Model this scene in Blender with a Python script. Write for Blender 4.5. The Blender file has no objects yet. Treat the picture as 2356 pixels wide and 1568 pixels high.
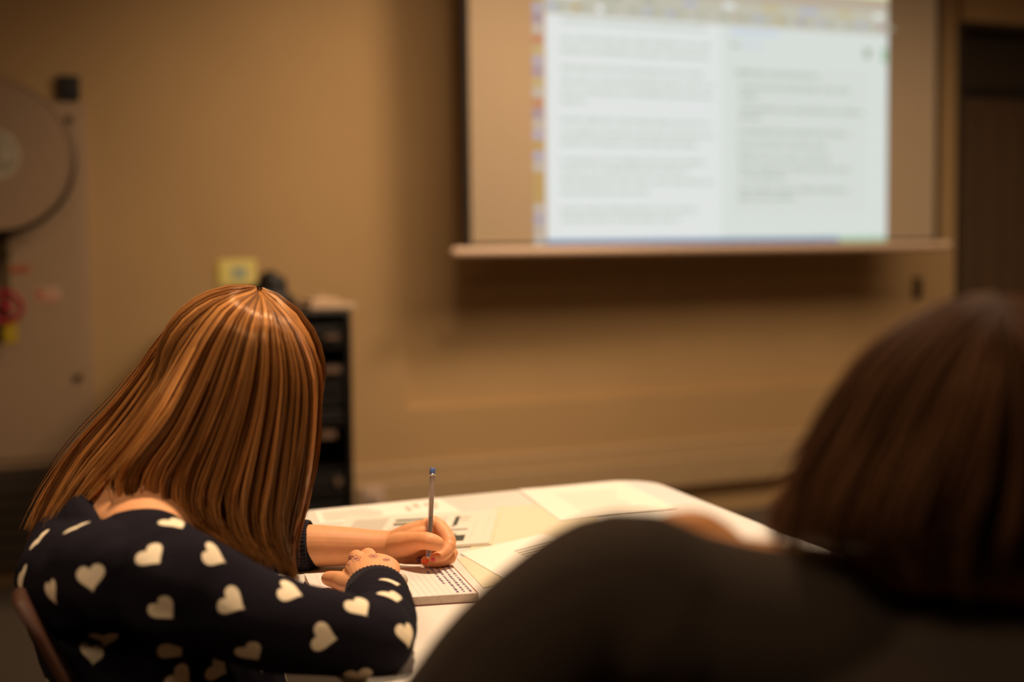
import bpy, bmesh, math, random
import numpy as np
from math import sin, cos, pi, radians, degrees, atan2, sqrt
from mathutils import Vector, Matrix, Euler, noise
from mathutils.bvhtree import BVHTree

random.seed(4); rng = np.random.default_rng(4)
SC = bpy.context.scene
COL = SC.collection
V = Vector

# ------------------------------------------------------------------ camera
IW, IH = 2356, 1568
CAM_Z = 1.19
cam_d = bpy.data.cameras.new('camera'); cam = bpy.data.objects.new('camera', cam_d); COL.objects.link(cam)
cam_d.lens = 50; cam_d.sensor_width = 36; cam_d.sensor_fit = 'HORIZONTAL'
cam_d.clip_start = 0.05; cam_d.clip_end = 60
RM = Matrix.Rotation(radians(90 - 4.0), 3, 'X') @ Matrix.Rotation(radians(-0.6), 3, 'Z')
cam.matrix_world = Matrix.Translation((0, 0, CAM_Z)) @ RM.to_4x4()
cam_d.dof.use_dof = True; cam_d.dof.focus_distance = 1.84; cam_d.dof.aperture_fstop = 2.0
SC.camera = cam

# ------------------------------------------------------------------ world, lights, exposure
SC.view_settings.view_transform = 'Standard'; SC.view_settings.look = 'None'
SC.view_settings.exposure = 0.0; SC.view_settings.gamma = 1.0
SC.view_settings.use_curve_mapping = False
world = bpy.data.worlds.new('world'); SC.world = world; world.use_nodes = True
world.node_tree.nodes['Background'].inputs[0].default_value = (1.0, 0.62, 0.33, 1)
world.node_tree.nodes['Background'].inputs[1].default_value = 0.02

PHI = radians(25)
WO = V((0, 5.75, 0)); WN = V((sin(PHI), -cos(PHI), 0)); WU = V((cos(PHI), sin(PHI), 0))
def W(u, d, z): return WO + WU * u + WN * d + V((0, 0, z))

WARM = (1.0, 0.71, 0.46)
def light(name, kind, loc, target, power, size=0.2, spot=None, blend=0.6, color=WARM, size_y=None):
    l = bpy.data.lights.new(name, kind); o = bpy.data.objects.new(name, l); COL.objects.link(o)
    l.energy = power; l.color = color
    if kind == 'AREA':
        l.shape = 'DISK' if size_y is None else 'RECTANGLE'; l.size = size
        if size_y: l.size_y = size_y
        l.spread = radians(spot) if spot else pi
    if kind == 'SPOT':
        l.spot_size = radians(spot); l.spot_blend = blend; l.shadow_soft_size = size
    o.location = loc
    o.rotation_euler = (V(target) - V(loc)).to_track_quat('-Z', 'Y').to_euler()
    return o
# recessed ceiling downlights of the room, plus one added fill (ceiling is at 2.75 m)
light('table_downlight', 'SPOT', (0.06, 2.02, 2.70), (-0.04, 1.84, 0.74), 205, size=0.07, spot=66, blend=0.5)
light('ceiling_panel_light', 'AREA', W(0.2, 1.75, 2.72), W(0.2, 1.5, 0), 48, size=1.5, size_y=2.1, spot=150)
light('ceiling_panel_light', 'AREA', W(1.9, 1.75, 2.72), W(1.9, 1.5, 0), 41, size=1.5, size_y=2.1, spot=150)
light('wall_downlight', 'SPOT', W(-0.72, 1.7, 2.70), W(-0.52, 0.0, 1.05), 44, size=0.15, spot=88, blend=1.0)
light('wall_downlight', 'SPOT', W(0.45, 1.40, 2.70), W(-0.85, 0.0, 1.0), 120, size=0.25, spot=82, blend=1.0)
light('room_fill', 'AREA', (-0.9, 0.2, 2.70), (-0.6, 1.0, 0.8), 16, size=0.8, spot=130)  # added ambient fill for the sweater back and foreground hair, no known lamp

# ------------------------------------------------------------------ pixel helpers (photo frame 2356 x 1568)
FP = 50 / 36 * IW
CC = V((0, 0, CAM_Z))
def ray(x, y): return RM @ V(((x - IW / 2) / FP, -(y - IH / 2) / FP, -1))
def at(x, y, Y):
    d = ray(x, y); return CC + d * (Y / d.y)
def onz(x, y, z):
    d = ray(x, y); return CC + d * ((z - CAM_Z) / d.z)
def onw(x, y, off=0.0):
    d = ray(x, y); P0 = WO + WN * off
    P = CC + d * ((P0 - CC).dot(WN) / d.dot(WN)); return (P - WO).dot(WU), P.z

# ------------------------------------------------------------------ materials
def srgb(r, g, b):
    f = lambda c: (c / 255) / 12.92 if c / 255 <= 0.04045 else ((c / 255 + 0.055) / 1.055) ** 2.4
    return (f(r), f(g), f(b))
def mat(name, col, rough=0.6, metal=0.0, spec=0.5, emit=None, es=1.0, noise_amt=0.0, nscale=20, bump=0.0, bscale=60, trans=0.0, sss=0.0, sheen=0.0):
    m = bpy.data.materials.new(name); m.use_nodes = True; nt = m.node_tree; N = nt.nodes; L = nt.links
    b = N['Principled BSDF']
    b.inputs['Base Color'].default_value = (*col, 1); b.inputs['Roughness'].default_value = rough
    b.inputs['Metallic'].default_value = metal; b.inputs['Specular IOR Level'].default_value = spec
    if trans: b.inputs['Transmission Weight'].default_value = trans
    if sheen: b.inputs['Sheen Weight'].default_value = sheen; b.inputs['Sheen Roughness'].default_value = 0.6
    if sss:
        b.inputs['Subsurface Weight'].default_value = sss; b.inputs['Subsurface Radius'].default_value = (0.012, 0.004, 0.002)
        b.inputs['Subsurface Scale'].default_value = 1.0
    if emit:
        b.inputs['Emission Color'].default_value = (*emit, 1); b.inputs['Emission Strength'].default_value = es
    if noise_amt or bump:
        tc = N.new('ShaderNodeTexCoord')
    if noise_amt:
        n = N.new('ShaderNodeTexNoise'); n.inputs['Scale'].default_value = nscale; n.inputs['Detail'].default_value = 4
        L.new(tc.outputs['Object'], n.inputs['Vector'])
        mr = N.new('ShaderNodeMapRange'); mr.inputs['From Min'].default_value = 0.3; mr.inputs['From Max'].default_value = 0.7
        mr.inputs['To Min'].default_value = 1 - noise_amt; mr.inputs['To Max'].default_value = 1 + noise_amt
        L.new(n.outputs['Fac'], mr.inputs['Value'])
        vm = N.new('ShaderNodeVectorMath'); vm.operation = 'SCALE'; vm.inputs[0].default_value = col
        L.new(mr.outputs['Result'], vm.inputs['Scale']); L.new(vm.outputs[0], b.inputs['Base Color'])
    if bump:
        n2 = N.new('ShaderNodeTexNoise'); n2.inputs['Scale'].default_value = bscale; n2.inputs['Detail'].default_value = 5
        L.new(tc.outputs['Object'], n2.inputs['Vector'])
        bp = N.new('ShaderNodeBump'); bp.inputs['Strength'].default_value = bump; bp.inputs['Distance'].default_value = 0.004
        L.new(n2.outputs['Fac'], bp.inputs['Height']); L.new(bp.outputs[0], b.inputs['Normal'])
    return m
M = {}
M['wall'] = mat('wall_paint', (0.52, 0.345, 0.165), 0.75, spec=0.25, noise_amt=0.03, nscale=3, bump=0.12, bscale=180)
M['trim'] = mat('trim_paint', (0.50, 0.35, 0.19), 0.55, noise_amt=0.03)
M['carpet'] = mat('carpet', (0.10, 0.075, 0.055), 0.95, noise_amt=0.25, nscale=120, bump=0.5, bscale=300)
M['ceiling'] = mat('ceiling_tile', (0.6, 0.55, 0.48), 0.9, bump=0.3)
M['door'] = mat('door_wood', (0.11, 0.065, 0.035), 0.5, noise_amt=0.1)
M['door_dark'] = mat('door_recess_paint', (0.045, 0.030, 0.018), 0.7, noise_amt=0.05)
M['panel'] = mat('cabinet_enamel', (0.44, 0.305, 0.19), 0.5, noise_amt=0.02)
M['reel'] = mat('reel_enamel', (0.44, 0.305, 0.195), 0.4, noise_amt=0.02)
M['reelw'] = mat('reel_label', (0.62, 0.55, 0.42), 0.5)
M['reelg'] = mat('reel_print', (0.22, 0.19, 0.11), 0.5)
M['black'] = mat('black_plastic', (0.012, 0.010, 0.009), 0.5)
M['rack'] = mat('rack_black', (0.014, 0.012, 0.012), 0.45, noise_amt=0.1)
M['rackg'] = mat('rack_grey_label', (0.20, 0.13, 0.09), 0.5)
M['red'] = mat('red_enamel', (0.45, 0.010, 0.03), 0.4)
M['orange'] = mat('orange_label', (0.50, 0.10, 0.03), 0.6)
M['yellow'] = mat('yellow_tag', (0.60, 0.42, 0.02), 0.5)
M['pink'] = mat('pale_red_print', (0.62, 0.22, 0.15), 0.6)
M['cream'] = mat('cream_label', (0.68, 0.50, 0.34), 0.6)
M['ysign'] = mat('yellow_card', (0.90, 0.78, 0.25), 0.6)
M['bgrey'] = mat('blue_grey_print', (0.42, 0.50, 0.38), 0.6)
M['brass'] = mat('dark_brass', (0.12, 0.09, 0.04), 0.4, metal=0.7)
M['screen'] = mat('screen_fabric', (0.47, 0.365, 0.25), 0.85, spec=0.2, noise_amt=0.01)
M['border'] = mat('screen_border', (0.006, 0.005, 0.004), 0.8)
M['bar'] = mat('screen_bar', (0.75, 0.55, 0.40), 0.4)
M['table'] = mat('table_laminate', (0.79, 0.75, 0.68), 0.35, spec=0.4, noise_amt=0.01)
M['tedge'] = mat('table_edge', (0.80, 0.74, 0.62), 0.5)
M['metal'] = mat('grey_metal', (0.35, 0.33, 0.30), 0.35, metal=0.9)
M['paper'] = mat('white_paper', (0.84, 0.80, 0.72), 0.8, spec=0.1)
M['paper2'] = mat('news_paper', (0.72, 0.67, 0.58), 0.85, spec=0.1)
M['paper3'] = mat('cream_paper', (0.72, 0.64, 0.48), 0.85, spec=0.1)
M['nb'] = mat('notebook_paper', (0.80, 0.68, 0.63), 0.85, spec=0.1)
M['nbedge'] = mat('notebook_page_edge', (0.62, 0.50, 0.42), 0.85, spec=0.1, noise_amt=0.08, nscale=200)
M['nbcover'] = mat('notebook_cover', (0.30, 0.06, 0.05), 0.5)
M['ruled'] = mat('ruled_line', (0.73, 0.61, 0.58), 0.85, spec=0.1)
M['ink'] = mat('blue_ink', (0.34, 0.28, 0.42), 0.7)
M['skinink'] = mat('ink_on_skin', (0.42, 0.16, 0.20), 0.7)
M['print'] = mat('grey_print', (0.55, 0.50, 0.42), 0.85)
M['printd'] = mat('dark_print', (0.05, 0.05, 0.035), 0.8)
M['printm'] = mat('mid_print', (0.40, 0.36, 0.26), 0.8)
M['chair'] = mat('chair_shell', (0.055, 0.022, 0.012), 0.6, spec=0.2)
M['skin'] = mat('skin', (0.80, 0.39, 0.19), 0.5, spec=0.35, noise_amt=0.05, nscale=60, sss=0.25, bump=0.06, bscale=700)
M['skin2'] = mat('skin_tan', (0.46, 0.205, 0.07), 0.6, spec=0.1, noise_amt=0.05, nscale=60)
M['nail'] = mat('orange_nail', (0.80, 0.10, 0.02), 0.25)
M['nailp'] = mat('pink_nail', (0.70, 0.10, 0.13), 0.25)
M['nailv'] = mat('violet_nail', (0.10, 0.02, 0.07), 0.25)
M['eye'] = mat('eye_white', (0.8, 0.8, 0.78), 0.2)
M['iris'] = mat('iris', (0.05, 0.04, 0.03), 0.2)
M['cuff'] = mat('cuff_knit', (0.014, 0.011, 0.017), 0.9, spec=0.1, sheen=0.05)
M['coat'] = mat('charcoal_cloth', (0.046, 0.034, 0.026), 0.95, spec=0.05, bump=0.3, bscale=200)
M['skirt'] = mat('beige_print_cloth', (0.55, 0.40, 0.27), 0.9, noise_amt=0.35, nscale=35)
M['tights'] = mat('black_tights', (0.012, 0.011, 0.012), 0.8)
M['shoe'] = mat('black_shoe', (0.012, 0.010, 0.010), 0.4)
M['clear'] = mat('clear_plastic', (0.95, 0.90, 0.84), 0.12, trans=0.85, spec=0.6)
M['refill'] = mat('refill_tube', (0.42, 0.27, 0.20), 0.4)
M['inkfill'] = mat('ink_fill', (0.03, 0.012, 0.012), 0.4)
M['pblue'] = mat('pen_blue', (0.10, 0.17, 0.42), 0.35)
M['pmetal'] = mat('pen_tip_metal', (0.55, 0.5, 0.45), 0.25, metal=1)
M['eraser'] = mat('grey_rubber', (0.50, 0.43, 0.34), 0.7)
M['phone'] = mat('socket_plastic', (0.62, 0.47, 0.36), 0.4)

def sweater_mat():
    m = mat('heart_knit', (0.012, 0.010, 0.016), 0.95, spec=0.08, sheen=0.0, bump=0.25, bscale=420); nt = m.node_tree; N = nt.nodes; L = nt.links
    b = N['Principled BSDF']
    a = N.new('ShaderNodeAttribute'); a.attribute_name = 'heart'
    mr = N.new('ShaderNodeMapRange'); mr.inputs['From Min'].default_value = -0.0007; mr.inputs['From Max'].default_value = 0.0007
    L.new(a.outputs['Fac'], mr.inputs['Value'])
    mx = N.new('ShaderNodeMix'); mx.data_type = 'RGBA'
    mx.inputs[6].default_value = (0.012, 0.010, 0.016, 1); mx.inputs[7].default_value = (0.95, 0.82, 0.60, 1)
    L.new(mr.outputs['Result'], mx.inputs[0]); L.new(mx.outputs[2], b.inputs['Base Color'])
    return m
M['sweater'] = sweater_mat()

def hair_mat(name, c1, c2, rough=0.32, spec=0.6):
    m = mat(name, c1, rough, spec=spec); nt = m.node_tree; N = nt.nodes; L = nt.links; b = N['Principled BSDF']
    a = N.new('ShaderNodeAttribute'); a.attribute_name = 'tone'
    mx = N.new('ShaderNodeMix'); mx.data_type = 'RGBA'
    mx.inputs[6].default_value = (*c1, 1); mx.inputs[7].default_value = (*c2, 1)
    L.new(a.outputs['Fac'], mx.inputs[0]); L.new(mx.outputs[2], b.inputs['Base Color'])
    b.inputs['Specular Tint'].default_value = (1.0, 0.62, 0.35, 1)
    return m
M['hair'] = hair_mat('auburn_hair', (0.12, 0.040, 0.011), (0.80, 0.37, 0.11), 0.30, 0.8)
M['hair2'] = hair_mat('brown_hair', (0.045, 0.022, 0.011), (0.18, 0.080, 0.036), 0.55, 0.15)

# ------------------------------------------------------------------ mesh builder
class MB:
    def __init__(s): s.v = []; s.f = []; s.m = []; s.mats = []
    def mi(s, m):
        if m not in s.mats: s.mats.append(m)
        return s.mats.index(m)
    def add(s, vs, fs, m=None):
        k = len(s.v); s.v += [tuple(v) for v in vs]; s.f += [tuple(i + k for i in f) for f in fs]
        i = s.mi(m) if m else 0; s.m += [i] * len(fs); return s
    def box(s, P, U, Vv, Wv, m=None):
        """P corner, three edge vectors"""
        P, U, Vv, Wv = V(P), V(U), V(Vv), V(Wv)
        vs = [P, P + U, P + U + Vv, P + Vv, P + Wv, P + U + Wv, P + U + Vv + Wv, P + Vv + Wv]
        return s.add(vs, [(0, 3, 2, 1), (4, 5, 6, 7), (0, 1, 5, 4), (1, 2, 6, 5), (2, 3, 7, 6), (3, 0, 4, 7)], m)
    def wbox(s, u0, u1, d0, d1, z0, z1, m=None):
        return s.box(W(u0, d0, z0), WU * (u1 - u0), WN * (d1 - d0), V((0, 0, z1 - z0)), m)
    def prism(s, pts, up, m=None, m2=None):
        n = len(pts); up = V(up); vs = [V(p) for p in pts] + [V(p) + up for p in pts]
        s.add(vs, [tuple(range(n))[::-1], tuple(range(n, 2 * n))], m)
        k = len(s.v) - 2 * n; i = s.mi(m2 or m) if (m2 or m) else 0
        for j in range(n):
            s.f.append((k + j, k + (j + 1) % n, k + n + (j + 1) % n, k + n + j)); s.m.append(i)
        return s
    def tube(s, pts, rad, m=None, seg=12, up=(0, 0, 1), flat=1.0, res=1, cap=True):
        pts = [V(p) for p in pts]
        rad = [rad] * len(pts) if not isinstance(rad, (list, tuple)) else list(rad)
        rad = [r if isinstance(r, (tuple, list)) else (r, r * flat) for r in rad]
        if res > 1: pts, rad = smooth_path(pts, rad, res)
        if cap:  # hemispherical ends
            def endcap(P, T, r):
                rr = min(r); return [(P + T * rr * sin(a), (r[0] * cos(a), r[1] * cos(a))) for a in (pi * 0.17, pi * 0.32, pi * 0.43)]
            t1 = (pts[-1] - pts[-2]).normalized(); t0 = (pts[0] - pts[1]).normalized()
            e = endcap(pts[-1], t1, rad[-1]); b = endcap(pts[0], t0, rad[0])
            pts = [p for p, _ in b][::-1] + pts + [p for p, _ in e]; rad = [r for _, r in b][::-1] + rad + [r for _, r in e]
        n = len(pts); vs = []; up = V(up); side = None
        for i in range(n):
            T = (pts[min(i + 1, n - 1)] - pts[max(i - 1, 0)]).normalized()
            sd = up.cross(T)
            if sd.length < 1e-3: sd = side if side else V((1, 0, 0)).cross(T)
            side = sd.normalized(); u2 = T.cross(side).normalized()
            for k in range(seg):
                a = 2 * pi * k / seg; vs.append(pts[i] + side * rad[i][0] * cos(a) + u2 * rad[i][1] * sin(a))
        fs = []
        for i in range(n - 1):
            for k in range(seg):
                fs.append((i * seg + k, i * seg + (k + 1) % seg, (i + 1) * seg + (k + 1) % seg, (i + 1) * seg + k))
        fs.append(tuple(range(seg))[::-1]); fs.append(tuple((n - 1) * seg + k for k in range(seg)))
        return s.add(vs, fs, m)
    def ball(s, c, rx, ry=None, rz=None, ax=None, m=None, nu=20, nv=12):
        ry = ry or rx; rz = rz or rx; ax = ax or (V((1, 0, 0)), V((0, 1, 0)), V((0, 0, 1))); c = V(c)
        vs = [c - ax[2] * rz]; fs = []
        for i in range(1, nv):
            t = -pi / 2 + pi * i / nv
            for k in range(nu):
                a = 2 * pi * k / nu; vs.append(c + ax[0] * rx * cos(t) * cos(a) + ax[1] * ry * cos(t) * sin(a) + ax[2] * rz * sin(t))
        vs.append(c + ax[2] * rz)
        for k in range(nu): fs.append((0, 1 + (k + 1) % nu, 1 + k))
        for i in range(nv - 2):
            for k in range(nu):
                a = 1 + i * nu; fs.append((a + k, a + (k + 1) % nu, a + nu + (k + 1) % nu, a + nu + k))
        a = 1 + (nv - 2) * nu
        for k in range(nu): fs.append((a + k, a + (k + 1) % nu, len(vs) - 1))
        return s.add(vs, fs, m)
    def disc(s, c, n, r, h, m=None, seg=64, r2=None):
        """cylinder from c along n, height h"""
        n = V(n).normalized(); a = n.orthogonal().normalized(); b = n.cross(a); c = V(c); r2 = r if r2 is None else r2
        vs = [c + a * r * cos(2 * pi * k / seg) + b * r * sin(2 * pi * k / seg) for k in range(seg)]
        vs += [c + n * h + a * r2 * cos(2 * pi * k / seg) + b * r2 * sin(2 * pi * k / seg) for k in range(seg)]
        fs = [(k, (k + 1) % seg, seg + (k + 1) % seg, seg + k) for k in range(seg)] + [tuple(range(seg))[::-1], tuple(range(seg, 2 * seg))]
        return s.add(vs, fs, m)
    def torus(s, c, n, R, r, m=None, seg=48, rs=10, flat=1.0):
        n = V(n).normalized(); a = n.orthogonal().normalized(); b = n.cross(a); c = V(c); vs = []; fs = []
        for i in range(seg):
            t = 2 * pi * i / seg; d = a * cos(t) + b * sin(t)
            for k in range(rs):
                q = 2 * pi * k / rs; vs.append(c + d * (R + r * cos(q)) + n * r * flat * sin(q))
        for i in range(seg):
            for k in range(rs):
                fs.append((i * rs + k, ((i + 1) % seg) * rs + k, ((i + 1) % seg) * rs + (k + 1) % rs, i * rs + (k + 1) % rs))
        return s.add(vs, fs, m)
    def build(s, name, m=None, parent=None, base=None, smooth=False, bevel=0.0, bseg=2, **kw):
        me = bpy.data.meshes.new(name)
        base = V(base) if base is not None else V((0, 0, 0))
        me.from_pydata([tuple(V(v) - base) for v in s.v], [], s.f)
        mats = s.mats or [m]
        for q in mats: me.materials.append(M[q])
        if s.mats: me.polygons.foreach_set('material_index', s.m)
        if m and not s.mats: pass
        return link(name, me, parent, base, smooth, bevel, bseg, **kw)

def link(name, me, parent=None, base=None, smooth=False, bevel=0.0, bseg=2, recalc=True, label=None):
    if recalc:
        bm = bmesh.new(); bm.from_mesh(me); bmesh.ops.recalc_face_normals(bm, faces=bm.faces); bm.to_mesh(me); bm.free()
    if smooth:
        me.polygons.foreach_set('use_smooth', [True] * len(me.polygons))
    me.update()
    o = bpy.data.objects.new(name, me); COL.objects.link(o)
    if base is not None: o.location = base
    if parent:
        o.parent = parent; pl = V((0, 0, 0)); q = parent
        while q: pl += q.location; q = q.parent
        o.location = (V(base) if base is not None else V((0, 0, 0))) - pl
    if bevel:
        b = o.modifiers.new('bevel', 'BEVEL'); b.width = bevel; b.segments = bseg; b.limit_method = 'ANGLE'
    if label: o['label'] = label
    return o
def smooth_path(pts, rad, res):
    P = []; R = []; n = len(pts)
    for i in range(n - 1):
        p0 = pts[max(i - 1, 0)]; p1 = pts[i]; p2 = pts[i + 1]; p3 = pts[min(i + 2, n - 1)]
        for k in range(res):
            t = k / res
            P.append(0.5 * ((2 * p1) + (p2 - p0) * t + (2 * p0 - 5 * p1 + 4 * p2 - p3) * t * t + (3 * p1 - p0 - 3 * p2 + p3) * t ** 3))
            R.append(tuple(rad[i][j] * (1 - t) + rad[i + 1][j] * t for j in (0, 1)))
    P.append(pts[-1]); R.append(rad[-1]); return P, R
def tag(o, label, cat, group=None):
    o['label'] = label; o['category'] = cat
    if group: o['group'] = group
    return o
def struct(o): o['kind'] = 'structure'; return o
def empty(name, loc, label, cat, group=None):
    o = bpy.data.objects.new(name, None); COL.objects.link(o); o.location = loc; o.empty_display_size = 0.1
    return tag(o, label, cat, group)
def remesh(mb, voxel, smooth_it=4, factor=0.5):
    """union of overlapping closed shapes as ONE continuous surface; returns mesh"""
    me = bpy.data.meshes.new('tmp'); me.from_pydata(mb.v, [], mb.f)
    bm = bmesh.new(); bm.from_mesh(me); bmesh.ops.recalc_face_normals(bm, faces=bm.faces); bm.to_mesh(me); bm.free()
    o = bpy.data.objects.new('tmp', me); COL.objects.link(o)
    r = o.modifiers.new('r', 'REMESH'); r.mode = 'VOXEL'; r.voxel_size = voxel
    if smooth_it:
        q = o.modifiers.new('s', 'SMOOTH'); q.iterations = smooth_it; q.factor = factor
    dg = bpy.context.evaluated_depsgraph_get(); dg.update()
    out = bpy.data.meshes.new_from_object(o.evaluated_get(dg))
    bpy.data.objects.remove(o); bpy.data.meshes.remove(me)
    return out
def mesh_arrays(me):
    v = np.zeros(len(me.vertices) * 3); me.vertices.foreach_get('co', v)
    return v.reshape(-1, 3)
def join_meshes(name, mes):
    vs = []; fs = []; k = 0
    for me in mes:
        vs.append(mesh_arrays(me)); fs += [tuple(i + k for i in p.vertices) for p in me.polygons]; k += len(me.vertices)
    out = bpy.data.meshes.new(name); out.from_pydata(np.concatenate(vs).tolist(), [], fs)
    return out

# ================================================================== THE ROOM
UL, UR, DF, CE = -4.2, 4.4, 8.2, 2.75
FLOOR = MB().wbox(UL, UR, -0.6, DF, -0.1, 0.0, 'carpet'); struct(FLOOR.build('floor'))
struct(MB().wbox(UL, UR, -0.6, DF, CE, CE + 0.1, 'ceiling').build('ceiling'))
u_rec, z_rec = onw(934, 800)[0], 0.537
u_d0, z_dt = onw(2215, 48)[0], 2.20
u_d1 = u_d0 + 0.95
wb = MB()
wb.wbox(UL, u_rec, -0.15, 0, 0, CE, 'wall'); wb.wbox(u_rec, u_d0, -0.15, 0, 0, z_rec, 'wall')
wb.wbox(u_rec, u_d0, -0.15, -0.035, z_rec, CE, 'wall'); wb.wbox(u_d1, UR, -0.15, 0, 0, CE, 'wall'); wb.wbox(u_d0, u_d1, -0.15, 0, z_dt, CE, 'wall')
struct(wb.build('wall_back'))
struct(MB().wbox(UL - 0.1, UL, -0.15, DF, 0, CE, 'wall').build('wall_left'))
struct(MB().wbox(UR, UR + 0.1, -0.15, DF, 0, CE, 'wall').build('wall_right'))
struct(MB().wbox(UL, UR, DF, DF + 0.1, 0, CE, 'wall').build('wall_front'))
# dado trunking along the foot of the back wall
ts = MB(); ts.wbox(-1.0, u_d0 - 0.02, 0, 0.055, 0.135, 0.262, 'trim'); ts.wbox(-1.0, u_d0 - 0.02, 0, 0.022, 0.262, 0.325, 'trim')
struct(ts.build('trim_1', bevel=0.006))
struct(MB().wbox(UL, -1.0, 0, 0.015, 0.0, 0.09, 'trim').build('baseboard_back', bevel=0.003))
# doorway with a dark transom panel above a boarded door
dr = struct(MB().wbox(u_d0 + 0.03, u_d1 - 0.03, -0.14, -0.10, 0.0, 1.86, 'door').build('door_1', bevel=0.004))
pb = MB()
for i in range(6):
    w_ = (u_d1 - u_d0 - 0.12) / 6; pb.wbox(u_d0 + 0.06 + i * w_, u_d0 + 0.06 + (i + 1) * w_ - 0.012, -0.10, -0.088, 0.1, 1.80, 'door')
pb.build('door_boards', parent=dr, bevel=0.004)
hb = MB(); hb.tube([W(u_d1 - 0.12, -0.06, 1.0), W(u_d1 - 0.24, -0.06, 1.0)], 0.009, 'metal'); hb.tube([W(u_d1 - 0.12, -0.095, 1.0), W(u_d1 - 0.12, -0.06, 1.0)], 0.01, 'metal')
hb.build('door_handle', parent=dr, smooth=True)
MB().wbox(u_d0 + 0.03, u_d1 - 0.03, -0.14, -0.11, 1.90, z_dt - 0.03, 'door_dark').build('transom_panel', parent=dr)
MB().wbox(u_d0, u_d1, -0.15, -0.09, 1.86, 1.90, 'black').build('transom_bar', parent=dr)
tf = MB(); tf.wbox(u_d0, u_d0 + 0.03, -0.15, -0.02, 0, z_dt, 'door_dark'); tf.wbox(u_d1 - 0.03, u_d1, -0.15, -0.02, 0, z_dt, 'door_dark'); tf.wbox(u_d0 + 0.03, u_d1 - 0.03, -0.15, -0.02, z_dt - 0.03, z_dt, 'door_dark')
tf.build('door_frame', parent=dr)
# small fittings on the wall
u, z = onw(2120, 662); sw = MB().wbox(u - 0.022, u + 0.022, -0.035, -0.017, z - 0.05, z + 0.05, 'brass'); sw.wbox(u - 0.008, u + 0.008, -0.017, -0.008, z - 0.015, z + 0.015, 'black')
tag(sw.build('light_switch', bevel=0.003), 'small dark switch plate on the wall beside the doorway', 'switch')
u, z = onw(157, 203); sp = MB().wbox(u - 0.036, u + 0.036, 0.0, 0.02, z - 0.042, z + 0.042, 'black'); sp.wbox(u - 0.022, u + 0.022, 0.02, 0.024, z - 0.026, z + 0.026, 'rack')
tag(sp.build('alarm_sounder', bevel=0.004), 'small dark square wall fitting above the fire hose cabinet', 'wall fitting')
u, z = onw(2040, 610); tag(MB().disc(W(u, -0.035, z), WN, 0.012, 0.008, 'trim', 20).build('wall_plug'), 'tiny round cap on the wall under the right end of the screen', 'wall fitting')
u, z = 0, 0
u, z = onw(856, 1142, 0.055); so = MB().wbox(u - 0.045, u + 0.045, 0.0551, 0.075, z - 0.04, z + 0.04, 'phone'); so.disc(W(u, 0.075, z), WN, 0.018, 0.02, 'phone', 20)
tag(so.build('wall_socket', bevel=0.004), 'pale plug socket on the trunking right of the black rack', 'socket')
# yellow card on the wall
u, z = onw(547, 628); yc = MB().wbox(u - 0.068, u + 0.068, 0.0, 0.006, z - 0.045, z + 0.05, 'ysign'); yc.wbox(u - 0.022, u + 0.030, 0.006, 0.0075, z - 0.022, z + 0.022, 'bgrey')
tag(yc.build('wall_card'), 'yellow card with a grey-green emblem on the wall above the writing person', 'sign')
u, z = onw(510, 628); tag(MB().wbox(u - 0.02, u + 0.012, 0.0, 0.004, z - 0.04, z + 0.048, 'yellow').build('paper_tab'), 'narrow ochre paper tab on the wall left of the yellow card', 'sign')

# ------------------------------------------------------------------ fire hose cabinet + reel
u_c = onw(213, 700, 0.03)[0]; z_ct = onw(185, 235, 0.03)[1]; z_cb = onw(50, 1077, 0.03)[1]
hc = empty('hose_cabinet', W(-2.2, 0, z_cb), 'grey-beige enamelled panel cabinet on the wall behind the fire hose reel', 'cabinet')
MB().wbox(-2.75, u_c, 0, 0.02, z_cb, z_ct, 'panel').build('cabinet_body', parent=hc, bevel=0.004)
MB().wbox(-2.70, u_c - 0.03, 0.02, 0.03, z_cb + 0.03, z_ct - 0.03, 'panel').build('cabinet_door', parent=hc, bevel=0.004)
u, z = onw(180, 868, 0.03); MB().disc(W(u, 0.03, z), WN, 0.013, 0.008, 'brass', 20).build('lock', parent=hc)
u, z = onw(160, 275, 0.03); MB().disc(W(u, 0.03, z), WN, 0.012, 0.012, 'brass', 20).build('hook', parent=hc)
bx = MB().wbox(-2.75, u_c - 0.02, 0.0, 0.10, 0.09, z_cb - 0.005, 'door_dark')
bxo = bx.build('floor_cabinet', base=W(-2.2, 0, 0.09)); tag(bxo, 'dark low box against the wall below the fire hose cabinet', 'cabinet')
lv = MB()
for k in range(5): lv.wbox(-2.7, u_c - 0.07, 0.10, 0.108, 0.14 + k * 0.05, 0.165 + k * 0.05, 'door_dark')
lv.build('louvre', parent=bxo)
# reel: axis along wall normal
uR, zR = onw(-14, 355, 0.17)
rr_ = abs(onw(0, 180, 0.17)[1] - onw(0, 530, 0.17)[1]) / 2
ZU = V((0, 0, 1)); RC = W(uR, 0.03, zR)
hr = empty('fire_hose_reel', RC, 'round fire hose reel with beige front disc hung on the wall at left', 'fire hose reel')
MB().disc(RC, WN, 0.05, 0.04, 'black', 32).build('wall_bracket', parent=hr)
MB().disc(RC + WN * 0.035, WN, rr_ * 0.98, 0.006, 'reel', 72).build('rear_disc', parent=hr, smooth=False)
MB().disc(RC + WN * 0.041, WN, 0.07, 0.10, 'black', 40).build('hub', parent=hr)
hz = MB()
for k in range(4):
    for j in range(5): hz.torus(RC + WN * (0.056 + k * 0.024) + WU * .016 - ZU * .014, WN, rr_ - 0.014 - j * 0.024, 0.0125, 'black')  # black coils shifted right and down, standing in for the disc's shadow crescent
hz.build('hose', parent=hr, smooth=True)
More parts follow.
